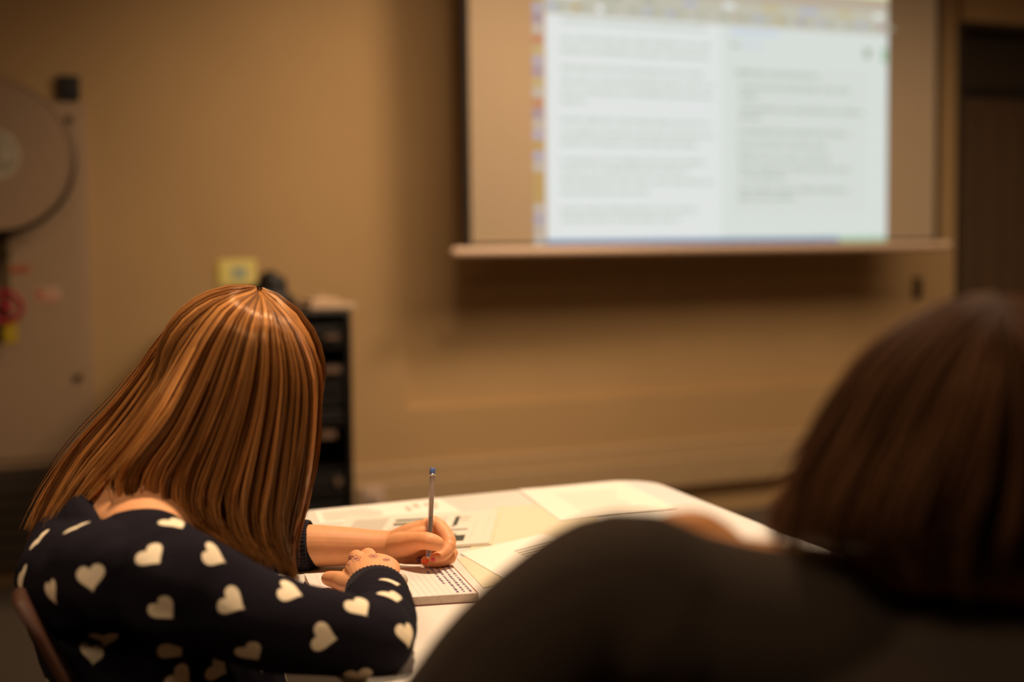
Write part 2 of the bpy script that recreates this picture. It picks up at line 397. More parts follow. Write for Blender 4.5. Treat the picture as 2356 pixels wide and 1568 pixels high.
fd = MB().disc(RC + WN * 0.139, WN, rr_, 0.006, 'reel', 96); fd.torus(RC + WN * 0.143, WN, rr_ - 0.004, 0.0055, 'reel', 96)
fdo = fd.build('front_disc', parent=hr)
lb = MB().disc(RC + WN * 0.1455, WN, 0.083, 0.0015, 'reelw', 64)
for k in range(46):   # ring of small printed words and a square of print
    a = 2 * pi * k / 46
    for r0 in (0.066, 0.052):
        if random.random() < 0.25: continue
        c = RC + WN * 0.147 + (WU * cos(a) + V((0, 0, 1)) * sin(a)) * r0; t = (-WU * sin(a) + V((0, 0, 1)) * cos(a)); rd = (WU * cos(a) + V((0, 0, 1)) * sin(a))
        lb.box(c - t * 0.0035 - rd * 0.0045, t * 0.006, rd * 0.009, WN * 0.0006, 'reelg')
for k in range(10):
    lb.box(RC + WN * 0.147 + WU * (-0.035 + random.random() * 0.01) + V((0, 0, -0.035 + k * 0.0075)), WU * (0.05 + random.random() * 0.02), V((0, 0, 0.004)), WN * 0.0006, 'reelg')
lb.build('round_label', parent=hr, label='cream round label with ring of print')
# valve and pipe under the reel
uV, zV = onw(8, 560, 0.06)
vv = empty('hose_valve', W(uV, 0.03, zV - 0.25), 'red handwheel valve with brass pipe under the fire hose reel', 'valve')
pp = MB(); pp.tube([W(uV, 0.06, zV + 0.02), W(uV, 0.06, zV - 0.08), W(uV, 0.075, zV - 0.20), W(uV - 0.02, 0.075, zV - 0.32)], 0.016, 'brass', res=4)
pp.tube([W(uV, 0.06, zV - 0.04), W(uV, 0.032, zV - 0.04)], 0.02, 'brass'); pp.build('pipe', parent=vv, smooth=True)
MB().torus(W(uV, 0.06, zV - 0.03), (0, 0, 1), 0.02, 0.006, 'brass', 20).build('pipe_collar', parent=vv, smooth=True)
uw, zw = onw(12, 706, 0.10); wh = MB().torus(W(uw, 0.10, zw), WN, 0.052, 0.0085, 'red', 36)
for k in range(3): a = k * pi / 3 + 0.3; wh.tube([W(uw + 0.05 * cos(a), 0.10, zw + 0.05 * sin(a)), W(uw - 0.05 * cos(a), 0.10, zw - 0.05 * sin(a))], 0.005, 'red', seg=8)
wh.disc(W(uw, 0.085, zw), WN, 0.014, 0.03, 'red', 20); wh.build('handwheel', parent=vv, smooth=True, label='red spoked handwheel')
MB().tube([W(uw, 0.035, zw), W(uw, 0.09, zw)], 0.012, 'brass').build('valve_stem', parent=vv, smooth=True)
u, z = onw(24, 765, 0.10); MB().wbox(u - 0.024, u + 0.022, 0.09, 0.10, z - 0.036, z + 0.036, 'yellow').build('tag', parent=vv, bevel=0.003, label='yellow hanging tag')
u, z = onw(4, 770, 0.10); MB().wbox(u - 0.02, u + 0.008, 0.075, 0.088, z - 0.03, z + 0.03, 'black').build('tag_clip', parent=vv, bevel=0.003)
u, z = onw(44, 619, 0.03); s1 = MB().wbox(u - 0.033, u + 0.036, 0.0302, 0.032, z - 0.010, z + 0.010, 'orange')
tag(s1.build('label_strip'), 'narrow orange-red label strip above the red handwheel', 'label')
u, z = onw(110, 678, 0.03); s2 = MB().wbox(u - 0.042, u + 0.042, 0.0302, 0.032, z - 0.024, z + 0.024, 'cream'); s2.wbox(u - 0.040, u + 0.040, 0.032, 0.0325, z - 0.022, z - 0.012, 'pink'); s2.wbox(u - 0.038, u - 0.014, 0.032, 0.0325, z - 0.006, z + 0.018, 'orange')
for k in range(3): s2.wbox(u - 0.008, u + 0.034, 0.032, 0.0324, z - 0.004 + k * 0.008, z + k * 0.008, 'pink')
tag(s2.build('safety_sticker'), 'cream and red rectangular safety sticker on the hose cabinet', 'sticker')

# ------------------------------------------------------------------ projection screen
SD = 0.30
def sp_(x, y, off=SD): return onw(x, y, off)
uL_, zB_ = sp_(1085, 562); uR_ = sp_(2152, 300)[0]; zB_ = 1.172
z_top = 2.52
scr = empty('projection_screen', W((uL_ + uR_) / 2, SD, zB_), 'large pull-down projection screen showing a web page of text', 'projection screen')
MB().wbox(uL_, uR_, SD - 0.004, SD, zB_ + 0.012, z_top, 'screen').build('screen_fabric', parent=scr)
bd = MB(); bw = 0.026
bd.wbox(uL_ - bw, uL_, SD - 0.004, SD + 0.0005, zB_, z_top, 'border'); bd.wbox(uR_, uR_ + bw, SD - 0.004, SD + 0.0005, zB_, z_top, 'border'); bd.wbox(uL_, uR_, SD - 0.004, SD + 0.0005, zB_, zB_ + 0.012, 'border')
bd.build('screen_border', parent=scr)
uB0 = sp_(1047, 582)[0]; uB1 = sp_(2181, 570)[0]
bbm = MB().tube([W(uB0, SD, zB_ - 0.020), W(uB1, SD, zB_ - 0.020)], (0.019), 'bar', seg=20)
bbm.build('bottom_bar', parent=scr, smooth=True)
hs = MB().wbox(uL_ - 0.1, uR_ + 0.1, SD - 0.09, SD + 0.03, z_top, z_top + 0.11, 'bar'); hs.build('screen_casing', parent=scr, bevel=0.01)
for q in (uL_ + 0.05, uR_ - 0.05):
    MB().wbox(q - 0.02, q + 0.02, -0.035, SD - 0.05, z_top + 0.04, z_top + 0.10, 'metal').build('wall_arm', parent=scr)
# projected picture: light falling on the fabric, one flat glowing sheet of page, toolbar, icons and lines of print
def em(name, r, g, b, k=1.0):
    M[name] = mat(name, (0.02, 0.02, 0.02), 0.9, spec=0.0, emit=srgb(r, g, b), es=k); return name
em('page_light', 227, 231, 229, 0.96); em('bar_light', 202, 198, 180, 0.9); em('bar_light2', 192, 176, 155, 0.9); em('lime_light', 226, 240, 170); em('white_light', 232, 236, 234)
em('text_light', 196, 206, 188, 0.80); em('text_light2', 182, 190, 172, 0.78); em('panel_light', 218, 225, 218, 0.94); em('link_light', 205, 214, 240, 0.9)
em('task_light', 70, 120, 165, 0.9); em('task_light2', 160, 205, 165, 0.8); em('page_right', 219, 226, 220, 0.95)
ICON = [em('icon_a', 208, 175, 100, .8), em('icon_b', 190, 196, 225, .8), em('icon_c', 170, 162, 195, .8), em('icon_d', 215, 214, 205, .8), em('icon_e', 212, 140, 112, .8), em('icon_f', 215, 198, 140, .8)]
pi_ = MB(); ZU = V((0, 0, 1))
def prect(x0, y0, x1, y1, m, lay=1, y1r=None):
    """rectangle on the screen plane, corners taken at its left edge heights"""
    u0, za = sp_(x0, y0); _, zb = sp_(x0, y1); u1 = sp_(x1, y0)[0]
    z0, z1 = min(za, zb), max(za, zb); d = SD + 0.0008 * lay
    pi_.add([W(u0, d, z0), W(u1, d, z0), W(u1, d, z1), W(u0, d, z1)], [(0, 1, 2, 3)], m)
xl, xr, ybp = 1253, 2041, 563
prect(xl, 30, 1660, ybp - 2, 'page_light', 1); 
u0, z0 = sp_(1660, 560); zt = sp_(xl, 30)[1]; zb0 = sp_(xl, ybp - 2)[1]
pi_.add([W(u0, SD + .0008, zb0), W(sp_(xr, 300)[0], SD + .0008, zb0), W(sp_(xr, 300)[0], SD + .0008, zt), W(u0, SD + .0008, zt)], [(0, 1, 2, 3)], 'page_right')
uu0, uu1 = sp_(1226, 300)[0], sp_(xr, 300)[0]
def urect(ua, ub, za, zb, m, lay=1):
    d = SD + 0.0008 * lay; pi_.add([W(ua, d, za), W(ub, d, za), W(ub, d, zb), W(ua, d, zb)], [(0, 1, 2, 3)], m)
u_xl = sp_(xl, 300)[0]
urect(u_xl, uu1, zt, zt + 0.052, 'bar_light', 1); urect(u_xl, uu1, zt + 0.052, zt + 0.10, 'bar_light', 1); urect(u_xl, uu1, zt + 0.10, zt + 0.16, 'bar_light2', 1)
urect(u_xl, u_xl + 1.0, zt + 0.16, zt + 0.19, 'bar_light', 1); urect(u_xl + 1.0, uu1, zt + 0.155, zt + 0.167, 'lime_light', 2); urect(u_xl + 0.75, uu1, zt + 0.167, zt + 0.26, 'white_light', 1)
for k in range(16):   # bookmarks and buttons on the toolbar
    q = u_xl + 0.02 + k * 0.105; cm = random.choice(ICON[:4] + ['white_light', 'bar_light2'])
    urect(q, q + 0.028, zt + 0.018, zt + 0.042, cm, 2); urect(q + 0.034, q + 0.034 + random.uniform(.03, .06), zt + 0.022, zt + 0.036, 'text_light2', 2)
for k in range(9): urect(u_xl + 0.05 + k * 0.19, u_xl + 0.05 + k * 0.19 + random.uniform(.03, .1), zt + 0.068, zt + 0.086, random.choice(['text_light2', ICON[1], ICON[5], 'white_light']), 2)
urect(uu1 - 0.045, uu1 - 0.012, zt + 0.02, zt + 0.04, ICON[4], 2)
urect(u_xl + 0.80, u_xl + 0.86, zt + 0.115, zt + 0.15, 'text_light2', 2)
# dock of icons at the left edge
zi0, zi1 = sp_(1240, 552)[1], zt + 0.10; ni = 25
for k in range(ni):
    zc = zi0 + (zi1 - zi0) * k / (ni - 1); h_ = (zi1 - zi0) / ni * 0.36
    cm = ['icon_d', 'icon_d', 'icon_b', 'icon_d', 'icon_a', 'icon_a', 'icon_a', 'icon_d', 'icon_b', 'icon_a', 'icon_b', 'icon_d', 'icon_c', 'icon_e', 'icon_d', 'icon_f', 'icon_c', 'icon_b', 'icon_f', 'icon_e', 'icon_d', 'icon_c', 'icon_b', 'icon_a', 'icon_e'][k % 25]
    n_ = 12; c_ = uu0 + 0.022
    pi_.add([W(c_ + 0.021 * cos(2 * pi * j / n_), SD + 0.0008, zc + h_ * 1.15 * sin(2 * pi * j / n_)) for j in range(n_)], [tuple(range(n_))], cm)
def textline(x0, y, x1, m='text_light', hh=0.0125):
    u0, z = sp_(x0, y); u1 = sp_(x1, y)[0]; q = u0
    while q < u1:
        w = min(random.uniform(0.018, 0.075), u1 - q)
        # each word: run of short letter strokes
        c = q
        while c < q + w:
            lw = random.uniform(0.004, 0.009); urect(c, c + lw, z - hh * 0.5, z + hh * random.choice([0.35, 0.35, 0.7]), m, 2); c += lw + 0.0025
        q += w + 0.012
for y, x1 in zip([45, 89, 114, 156, 184, 209, 232, 276, 304, 327, 369, 391, 416, 441, 483, 505], [1620, 1632, 1630, 1620, 1645, 1640, 1345, 1635, 1640, 1600, 1620, 1580, 1640, 1490, 1605, 1560]):
    textline(1291, y, x1)
urect(sp_(1692, 300)[0], sp_(1992, 300)[0], sp_(1692, 492)[1], sp_(1692, 150)[1], 'panel_light', 1.5)
urect(sp_(1680, 78)[0], sp_(1790, 78)[0], sp_(1680, 76)[1], sp_(1680, 68)[1], 'link_light', 2)
textline(1682, 103, 1700, 'text_light2', 0.016); textline(1706, 103, 1755, 'link_light', 0.014)
for x0, y, x1 in [(1692, 167, 1880), (1702, 199, 1950), (1702, 221, 1742), (1702, 250, 1985), (1702, 270, 1748), (1700, 303, 1950), (1700, 332, 1900), (1700, 360, 1905), (1702, 386, 1955), (1702, 407, 1805), (1700, 436, 1950), (1700, 455, 1830)]:
    textline(x0, y, x1, 'text_light2', 0.0135)
uc, zc = sp_(1995, 123); urect(uc - 0.018, uc + 0.018, zc - 0.02, zc + 0.02, 'text_light2', 2)
uc, zc = sp_(2034, 128); urect(uc - 0.012, uc + 0.012, zc - 0.03, zc + 0.03, 'task_light2', 2)
ub = sp_(1930, 560)[0]
urect(u_xl, ub, zb0 - 0.004, zb0 + 0.014, 'task_light', 2); urect(ub, uu1, zb0 - 0.004, zb0 + 0.014, 'task_light2', 2)
pi_.build('projected_page', parent=scr, recalc=False, label='bright bluish-white projected web page with toolbar and icons')

# ------------------------------------------------------------------ equipment rack
rd = 0.62
uk1 = onw(812, 930, rd)[0]; uk0 = uk1 - 0.42; zk = onw(790, 728, rd)[1]
rk = empty('equipment_rack', W((uk0 + uk1) / 2, 0.35, 0), 'tall black equipment rack standing against the wall behind the writing person', 'rack')
fr = MB()
fr.wbox(uk0, uk0 + 0.02, 0.08, rd, 0.06, zk, 'rack'); fr.wbox(uk1 - 0.02, uk1, 0.08, rd, 0.06, zk, 'rack'); fr.wbox(uk0 + .02, uk1 - .02, 0.08, 0.1, 0.06, zk, 'rack')
fr.wbox(uk0, uk1, 0.08, rd, zk, zk + 0.022, 'rack'); fr.wbox(uk0 + .02, uk1 - .02, 0.1, rd, 0.06, 0.08, 'rack')
fr.build('rack_case', parent=rk, bevel=0.004)
zz = zk - 0.03; k = 0
while zz > 0.16:
    h = [0.085, 0.05, 0.13, 0.06, 0.14, 0.09, 0.11][k % 7]
    if k % 3 != 1:
        un = MB().wbox(uk0 + 0.022, uk1 - 0.022, 0.2, rd - 0.015, zz - h + 0.006, zz, 'rack').build('equipment_unit', parent=rk, bevel=0.003)
        q = MB()
        for j in range(3): q.disc(W(uk1 - 0.06 - j * 0.045, rd - 0.015, zz - h / 2), WN, 0.010, 0.012, 'rack', 16)
        q.build('knob', parent=un)
    else:
        MB().wbox(uk0 + 0.022, uk1 - 0.022, 0.2, rd - 0.01, zz - h + 0.004, zz - h + 0.012, 'rack').build('rack_shelf', parent=rk)
    zz -= h + 0.008; k += 1
for (x, y, w, h) in [(765, 775, 0.05, 0.012), (765, 850, 0.06, 0.020), (755, 1000, 0.055, 0.024), (779, 1108, 0.022, 0.022)]:
    u, z = onw(x, y, rd); MB().wbox(u - w / 2, u + w / 2, rd - 0.016, rd + 0.001, z - h / 2, z + h / 2, 'rackg').build('rack_label', parent=rk, label='brownish label plate')
for a in (uk0 + 0.04, uk1 - 0.04):
    for b in (0.13, rd - 0.05): MB().disc(W(a - 0.012, b, 0.03), WU, 0.03, 0.024, 'black', 20).build('caster', parent=rk)
# things on the rack
zt_ = zk + 0.022
pk = MB(); u0 = onw(695, 715, 0.45)[0]; u1 = onw(800, 715, 0.45)[0]
pk.wbox(u0, u1, 0.3, 0.55, zt_, zt_ + 0.018, 'cream')
tag(pk.build('document_box', bevel=0.005), 'flat pale carton lying on the black rack', 'box')
pk = MB(); pk.wbox(u0 + 0.02, u0 + 0.12, 0.36, 0.5, zt_ + 0.018, zt_ + 0.035, 'cream')
tag(pk.build('paper_packet', bevel=0.006), 'small cream packet on top of the pale carton on the rack', 'packet')
cc_ = at(735, 690, 4.93); cup = MB().disc(W(u0 + 0.075, 0.43, zt_ + 0.035), ZU, 0.011, 0.016, 'cream', 20)
tag(cup.build('bottle_cap'), 'tiny pale cap on top of the cream packet on the rack', 'cap')
hb_ = W(onw(622, 700, 0.42)[0], 0.42, 0); bgm = MB()
rad_ = 0.075
for j in range(5): bgm.torus(hb_ + V((0, 0, zt_ + 0.026 + j * 0.017)) + WU * (0.008 * sin(j * 2.1)), (0.12 * sin(j), 0.12 * cos(j), 1), rad_ - j * 0.009, 0.013, 'black', 40, 10)
bgm.tube([hb_ + V((0, 0, zt_ + 0.046)), hb_ + V((0, 0, zt_ + 0.09))], 0.045, 'black')
tag(bgm.build('cable_coil', smooth=True, base=hb_ + V((0, 0, zt_))), 'heaped black cable coil on the black rack behind the hair', 'cable')

# ================================================================== TABLE
TZ = 0.74
A = onz(720, 1172, TZ); B = onz(1400, 1106, TZ); e1 = onz(1506, 1107, TZ); e2 = onz(1795, 1221, TZ)
du = (B - A).normalized(); dr_ = (e2 - e1).normalized()
def isect(p, d, q, e):
    t = ((q.x - p.x) * e.y - (q.y - p.y) * e.x) / (d.x * e.y - d.y * e.x); return p + d * t
cFR = isect(A, du, e1, dr_)
lp = V((-0.165, 1.47, TZ)); ld = V((-0.455, 0.89, 0)).normalized()
cFL = isect(A, du, lp, ld)
cNR = cFR + dr_ * 1.45; cNL = lp - ld * 0.46
def rounded(poly, r, n=8):
    out = []; k = len(poly)
    for i in range(k):
        p = poly[i]; a = (poly[i - 1] - p).normalized(); b = (poly[(i + 1) % k] - p).normalized(); ang = a.angle(b); t = r / math.tan(ang / 2)
        c = p + (a + b).normalized() * (r / sin(ang / 2)); s = p + a * t - c; e = p + b * t - c
        for j in range(n + 1):
            q = s.lerp(e, j / n).normalized() * r; out.append(c + q)
    return out
poly = rounded([cFL, cFR, cNR, cNL], 0.075)
tb = empty('table', V((0.25, 1.8, 0)), 'white laminate table with rounded corners, papers and a notebook spread on it', 'table')
tp = MB(); tp.prism([p - V((0, 0, 0.026)) for p in poly], (0, 0, 0.026), 'table', 'tedge'); tp.build('tabletop', parent=tb, bevel=0.002)
cen = (cFL + cFR + cNR + cNL) / 4
for c in (cFL, cFR, cNR, cNL):
    p = c.lerp(cen, 0.16); p.z = 0
    MB().tube([p + V((0, 0, 0.002)), p + V((0, 0, TZ - 0.027))], 0.022, 'metal', seg=20, cap=False).build('leg', parent=tb, smooth=True)
fr = MB(); q = [c.lerp(cen, 0.16) for c in (cFL, cFR, cNR, cNL)]
for i in range(4):
    a, b = q[i], q[(i + 1) % 4]; d = (b - a).normalized(); s_ = d.cross(ZU)
    fr.box(V((a.x, a.y, TZ - 0.07)) - s_ * 0.012, b - a, s_ * 0.024, (0, 0, 0.043), 'metal')
fr.build('under_frame', parent=tb)

# ------------------------------------------------------------------ papers
def sheet(name, corners, z, m, label, cat='paper', th=0.0006, group=None, prints=()):
    P = [onz(x, y, z) for x, y in corners]; mb = MB(); mb.prism([p - V((0, 0, 0)) for p in P], (0, 0, th), m)
    o_, ux, uy = P[0], P[1] - P[0], P[3] - P[0]
    for (a, b, c, d, mm) in prints:   # fractions of the sheet: x0,y0,x1,y1
        zz = V((0, 0, th + 0.0002)); mb.add([o_ + ux * a + uy * b + zz, o_ + ux * c + uy * b + zz, o_ + ux * c + uy * d + zz, o_ + ux * a + uy * d + zz], [(0, 1, 2, 3)], mm)
    c = sum(P, V()) / 4
    return tag(mb.build(name, base=c, recalc=False), label, cat, group)
def lines(x0, x1, y0, y1, n, m='print', fill=0.45, vert=False):
    out = []
    for k in range(n):
        t = y0 + (y1 - y0) * k / n; e = x0 + (x1 - x0) * random.uniform(0.75, 1)
        if vert: out.append((t, x0, t + (y1 - y0) / n * fill, e, m))
        else: out.append((x0, t, e, t + (y1 - y0) / n * fill, m))
    return out
sheet('printed_sheet', [(722, 1176), (1010, 1146), (1062, 1178), (735, 1205)], TZ + 0.0004, 'paper',
      'printed sheet with faint sketches at the far table edge, under the newsletter', prints=lines(.05, .5, .2, .9, 5) + [(.75, .25, .80, .6, 'print'), (.84, .3, .95, .55, 'print'), (.68, .4, .72, .8, 'print'), (.86, .6, .93, .8, 'print')])
news = [(800, 1190), (1146, 1173), (1125, 1249), (730, 1275)]
sheet('newsletter', [(x + 6, y + 4) for x, y in news], TZ + 0.0016, 'paper3', 'lower newsletter of the pair beyond the writing hand, only its cream edge showing', th=0.0012)
sheet('newsletter', news, TZ + 0.0034, 'paper2', 'open newsletter with dark photographs lying beyond the writing hand', th=0.0008,
      prints=[(.34, .16, .55, .21, 'printd'), (.34, .24, .55, .33, 'printm'), (.345, .30, .52, .34, 'printd'), (.50, .24, .55, .29, 'paper2'), (.73, .15, .76, .42, 'printd'), (.76, .17, .83, .20, 'printm'), (.77, .27, .83, .29, 'printm'), (.72, .43, .75, .47, 'printm'), (.71, .53, .84, .56, 'printd'), (.72, .63, .78, .82, 'printm'), (.745, .70, .84, .86, 'printd')]
      + [(.07, .1, .29, .45, 'print')] + lines(.33, .56, .40, .9, 9) + lines(.60, .68, .15, .85, 14) + [(.875, .15, .878, .85, 'print'), (.955, .15, .957, .75, 'print')])
sheet('cream_sheet', [(1135, 1168), (1345, 1150), (1420, 1265), (1072, 1278)], TZ + 0.0004, 'paper3', 'plain cream sheet in the middle of the table, right of the newsletter')
sheet('white_sheet', [(1193, 1126), (1432, 1108), (1560, 1170), (1290, 1198)], TZ + 0.0014, 'paper', 'white sheet at the far corner of the table', prints=lines(.25, .85, .25, .85, 9, 'paper2', .3))
sheet('lined_sheet', [(1058, 1272), (1250, 1228), (1420, 1300), (1168, 1336)], TZ + 0.0014, 'paper', 'sheet with rows of fine print right of the notebook', prints=[(.46, .30 + .075 * k, .95, .33 + .075 * k, 'printm') for k in range(8)])
sheet('cream_sheet', [(1050, 1283), (1078, 1279), (1178, 1341), (1112, 1352)], TZ + 0.0004, 'paper3', 'cream sheet edge showing between the notebook and the lined sheet')

# ------------------------------------------------------------------ notebook
NZ = 0.752
TR, BR, TL = onz(1042, 1298, NZ), onz(1103, 1363, NZ), onz(699, 1319, NZ); BL = TL + (BR - TR)
cN = (TR + BL) / 2
nb = empty('notebook', V((cN.x, cN.y, TZ)), 'open spiral-free notebook with handwriting under the writing hands', 'notebook')
nb['label'] = 'notebook with ruled page and blue handwriting under both hands of the writing person'
NP = [BL, BR, TR, TL]
def nbz(P, z): return [V((p.x, p.y, z)) for p in P]
sh = lambda P, k: [p.lerp(cN, k) for p in P]
MB().prism(nbz(NP, TZ + 0.0002), (0, 0, 0.001), 'nbcover').build('back_cover', parent=nb)
MB().prism(nbz(sh(NP, 0.01), TZ + 0.0012), (0, 0, NZ - TZ - 0.0022), 'nbedge').build('page_block', parent=nb)
pg = MB(); pg.prism(nbz(sh(NP, 0.01), NZ - 0.001), (0, 0, 0.001), 'nb')
uN = BR - BL; vN = TL - BL
def nbp(a, b, h=0.0002): p = BL + uN * a + vN * b; return V((p.x, p.y, NZ + h))
for k in range(1, 24):   # ruled lines run from the near edge to the far edge
    a = 0.03 + k * 0.04; pg.add([nbp(a, .02), nbp(a + .004, .02), nbp(a + .004, .98), nbp(a, .98)], [(0, 1, 2, 3)], 'ruled')
pg.add([nbp(.985, .01), nbp(.992, .01), nbp(.992, .99), nbp(.985, .99)], [(0, 1, 2, 3)], 'nbcover')
pgo = pg.build('open_page', parent=nb, recalc=False)
hw = MB()
for li in range(5):
    a0 = 0.955 - li * 0.04 - (0.0); b0 = 0.05 if li < 3 else 0.35; b1 = 0.97 if li < 4 else 0.8
    if li == 4: b0 = 0.72
    b = b0; pts = []
    while b < b1:
        wl = random.uniform(0.03, 0.10); n = max(3, int(wl / 0.008)); pts = []
        for j in range(n * 2):
            pts.append(nbp(a0 + 0.008 * (1 if j % 2 else -1) * random.uniform(.5, 1.4), b + wl * j / (n * 2) + random.uniform(-.003, .003), 0.0003))
        hw.tube(pts, 0.00017, 'ink', seg=4, cap=False); b += wl + random.uniform(.008, .025)
hwo = hw.build('handwriting', parent=nb); hwo['kind'] = 'stuff'

# ------------------------------------------------------------------ eraser lump at the wrist
ec = onz(926, 1350, NZ); er = MB().ball(ec + V((0.0, 0.003, 0.0082)), 0.0068, 0.010, 0.0080, m='eraser')
tag(er.build('eraser', smooth=True, base=V((ec.x, ec.y, NZ))), 'small greyish rounded eraser on the notebook beside the near wrist', 'eraser')

# ------------------------------------------------------------------ pen
P0 = onz(985, 1308, NZ + 0.0003); P1 = at(995.5, 1076, 1.925)
ax = (P1 - P0).normalized(); Lp = (P1 - P0).length
pen = empty('ballpoint_pen', P0, 'clear hexagonal ballpoint pen with blue tip and plug held by the writing hand', 'pen')
pt = lambda t: P0 + ax * t
MB().tube([pt(0.0005), pt(0.004)], [0.0004, 0.0010], 'pmetal', seg=10, cap=False).build('metal_point', parent=pen, smooth=True)
MB().tube([pt(0.004), pt(0.009), pt(0.016), pt(0.019)], [0.0012, 0.0026, 0.0033, 0.0036], 'pblue', seg=16, cap=False).build('tip_cone', parent=pen, smooth=True)
bar = MB().tube([pt(0.019), pt(Lp - 0.010)], 0.0041, 'clear', seg=6, cap=False, up=(1, 0, 0)); bar.build('barrel', parent=pen)
MB().tube([pt(0.0185), pt(0.070)], 0.0016, 'inkfill', seg=10, cap=False).build('ink', parent=pen, smooth=True)
MB().tube([pt(0.070), pt(Lp - 0.012)], 0.0015, 'refill', seg=10, cap=False).build('refill', parent=pen, smooth=True)
MB().tube([pt(Lp - 0.010), pt(Lp - 0.0085)], 0.0043, 'pmetal', seg=16, cap=False).build('collar', parent=pen, smooth=True)
MB().tube([pt(Lp - 0.0085), pt(Lp)], 0.0040, 'pblue', seg=16, cap=False).build('end_plug', parent=pen, smooth=True, bevel=0.0006)

# ================================================================== THE WRITING PERSON
S = V((0.48, -0.877, 0)).normalized(); F = V((0.877, 0.48, 0)).normalized()
mid = V((-0.425, 1.605, 0)); 
Rsh = at(376, 1336, 1.44); Lsh = V((-0.505, 1.765, 0.838))
Relb = at(866, 1470, 1.475); Rwr = at(868, 1352, 1.70)
Lelb = V((-0.435, 1.965, 0.778)); Lwr = at(898, 1250, 1.945)
C7 = V((-0.425, 1.595, 0.885)); Hc = at(552, 872, 1.70)
pit = radians(38); hf = F * cos(pit) - ZU * sin(pit); hu = F * sin(pit) + ZU * cos(pit); hs_ = S

def hand_right():
    mb = MB()
    wr = Rwr
    mcp = [at(820, 1280, 1.815), at(847, 1276, 1.83), at(875, 1288, 1.83), at(899, 1305, 1.815)]
    fw = (at(850, 1280, 1.83) - wr).normalized()
    # wrist & palm
    mb.tube([at(872, 1425, 1.585), at(870, 1385, 1.645), wr, at(862, 1330, 1.735), at(857, 1309, 1.775), at(858, 1302, 1.80)],
            [(.024, .020), (.025, .020), (.026, .019), (.031, .021), (.0355, .0205), (.032, .016)], res=4, seg=24, up=(0, 0, 1))
    for i, m_ in enumerate(mcp):
        r = [.0105, .0108, .0102, .0092][i]
        m_ = m_ - V((0, 0, .0012)); mb.tube([wr.lerp(m_, .45), m_], [.013, r], seg=14)
        d = fw
        pip = m_ + d * [.030, .034, .030, .024][i] - V((0, 0, .012)); dip = pip - d * .010 - V((0, 0, .014)); tip = dip - d * .02 + V((0, 0, .001))
        for q in (pip, dip, tip): q.z = max(q.z, NZ + r * .95 + .0005)
        mb.tube([m_, pip, dip, tip], [r, r * .95, r * .88, r * .8], res=3, seg=14)
    # thumb leaves the side of the palm near its base
    mb.tube([at(832, 1350, 1.72), at(803, 1345, 1.75), at(782, 1335, 1.772), at(756, 1330, 1.782)], [.017, .0135, .0120, .0095], res=5, seg=18)
    mb.tube([at(840, 1325, 1.755), at(815, 1316, 1.785), at(800, 1318, 1.79)], [.014, .011, .008], res=3, seg=14)
    return mb
def hand_left():
    mb = MB()
    # forearm and wrist
    mb.tube([at(560, 1262, 1.955), at(640, 1258, 1.955), at(720, 1255, 1.952), at(800, 1256, 1.95), at(860, 1256, 1.947), at(898, 1254, 1.945), at(930, 1251, 1.94)],
            [(.033, .033), (.032, .031), (.031, .0295), (.028, .0265), (.025, .0225), (.024, .0205), (.022, .0215)], res=4, seg=28)
    # palm: knuckles at right, index on top, little finger on the paper
    mb.tube([at(915, 1250, 1.94), at(945, 1243, 1.935), at(972, 1236, 1.935), at(992, 1232, 1.935)], [(.018, .021), (.017, .024), (.015, .025), (.012, .021)], res=3, seg=24)
    mb.tube([at(900, 1268, 1.95), at(935, 1272, 1.945), at(965, 1277, 1.945), at(992, 1284, 1.945)], [.015, .0155, .013, .009], res=3, seg=18)
    F_ = [([(960, 1232, 1.93), (999, 1204, 1.930), (1034, 1245, 1.905), (1022, 1274, 1.889), (999, 1284, 1.883)], [.013, .0112, .0100, .0084, .0074]),
          ([(970, 1240, 1.94), (1005, 1224, 1.945), (1039, 1274, 1.918), (1014, 1291, 1.900), (980, 1290, 1.890)], [.012, .0098, .0092, .0083, .0072]),
          ([(970, 1255, 1.945), (1004, 1246, 1.952), (1033, 1291, 1.928), (1008, 1297, 1.912), (985, 1296, 1.905)], [.012, .0094, .0086, .0078, .0070]),
          ([(960, 1272, 1.945), (996, 1266, 1.956), (1022, 1297, 1.943), (1000, 1300, 1.928), (982, 1299, 1.920)], [.011, .0086, .0078, .0070, .0064])]
    for pts, r in F_:
        pts = [at(*p) for p in pts]
        for i_ in range(2, 5): pts[i_].z = max(pts[i_].z, NZ + r[i_] * 0.9)
        mb.tube(pts, r, res=3, seg=16)
    # thumb: thick base, bends over the pen
    mb.tube([at(915, 1254, 1.93), at(940, 1250, 1.905), at(962, 1244, 1.886), at(985, 1244, 1.874), at(1004, 1250, 1.872)], [.018, .0160, .0125, .0118, .0108], res=5, seg=20)
    mb.tube([at(935, 1240, 1.93), at(962, 1228, 1.92), at(985, 1222, 1.92)], [.012, .009, .008], res=3, seg=14)
    return mb

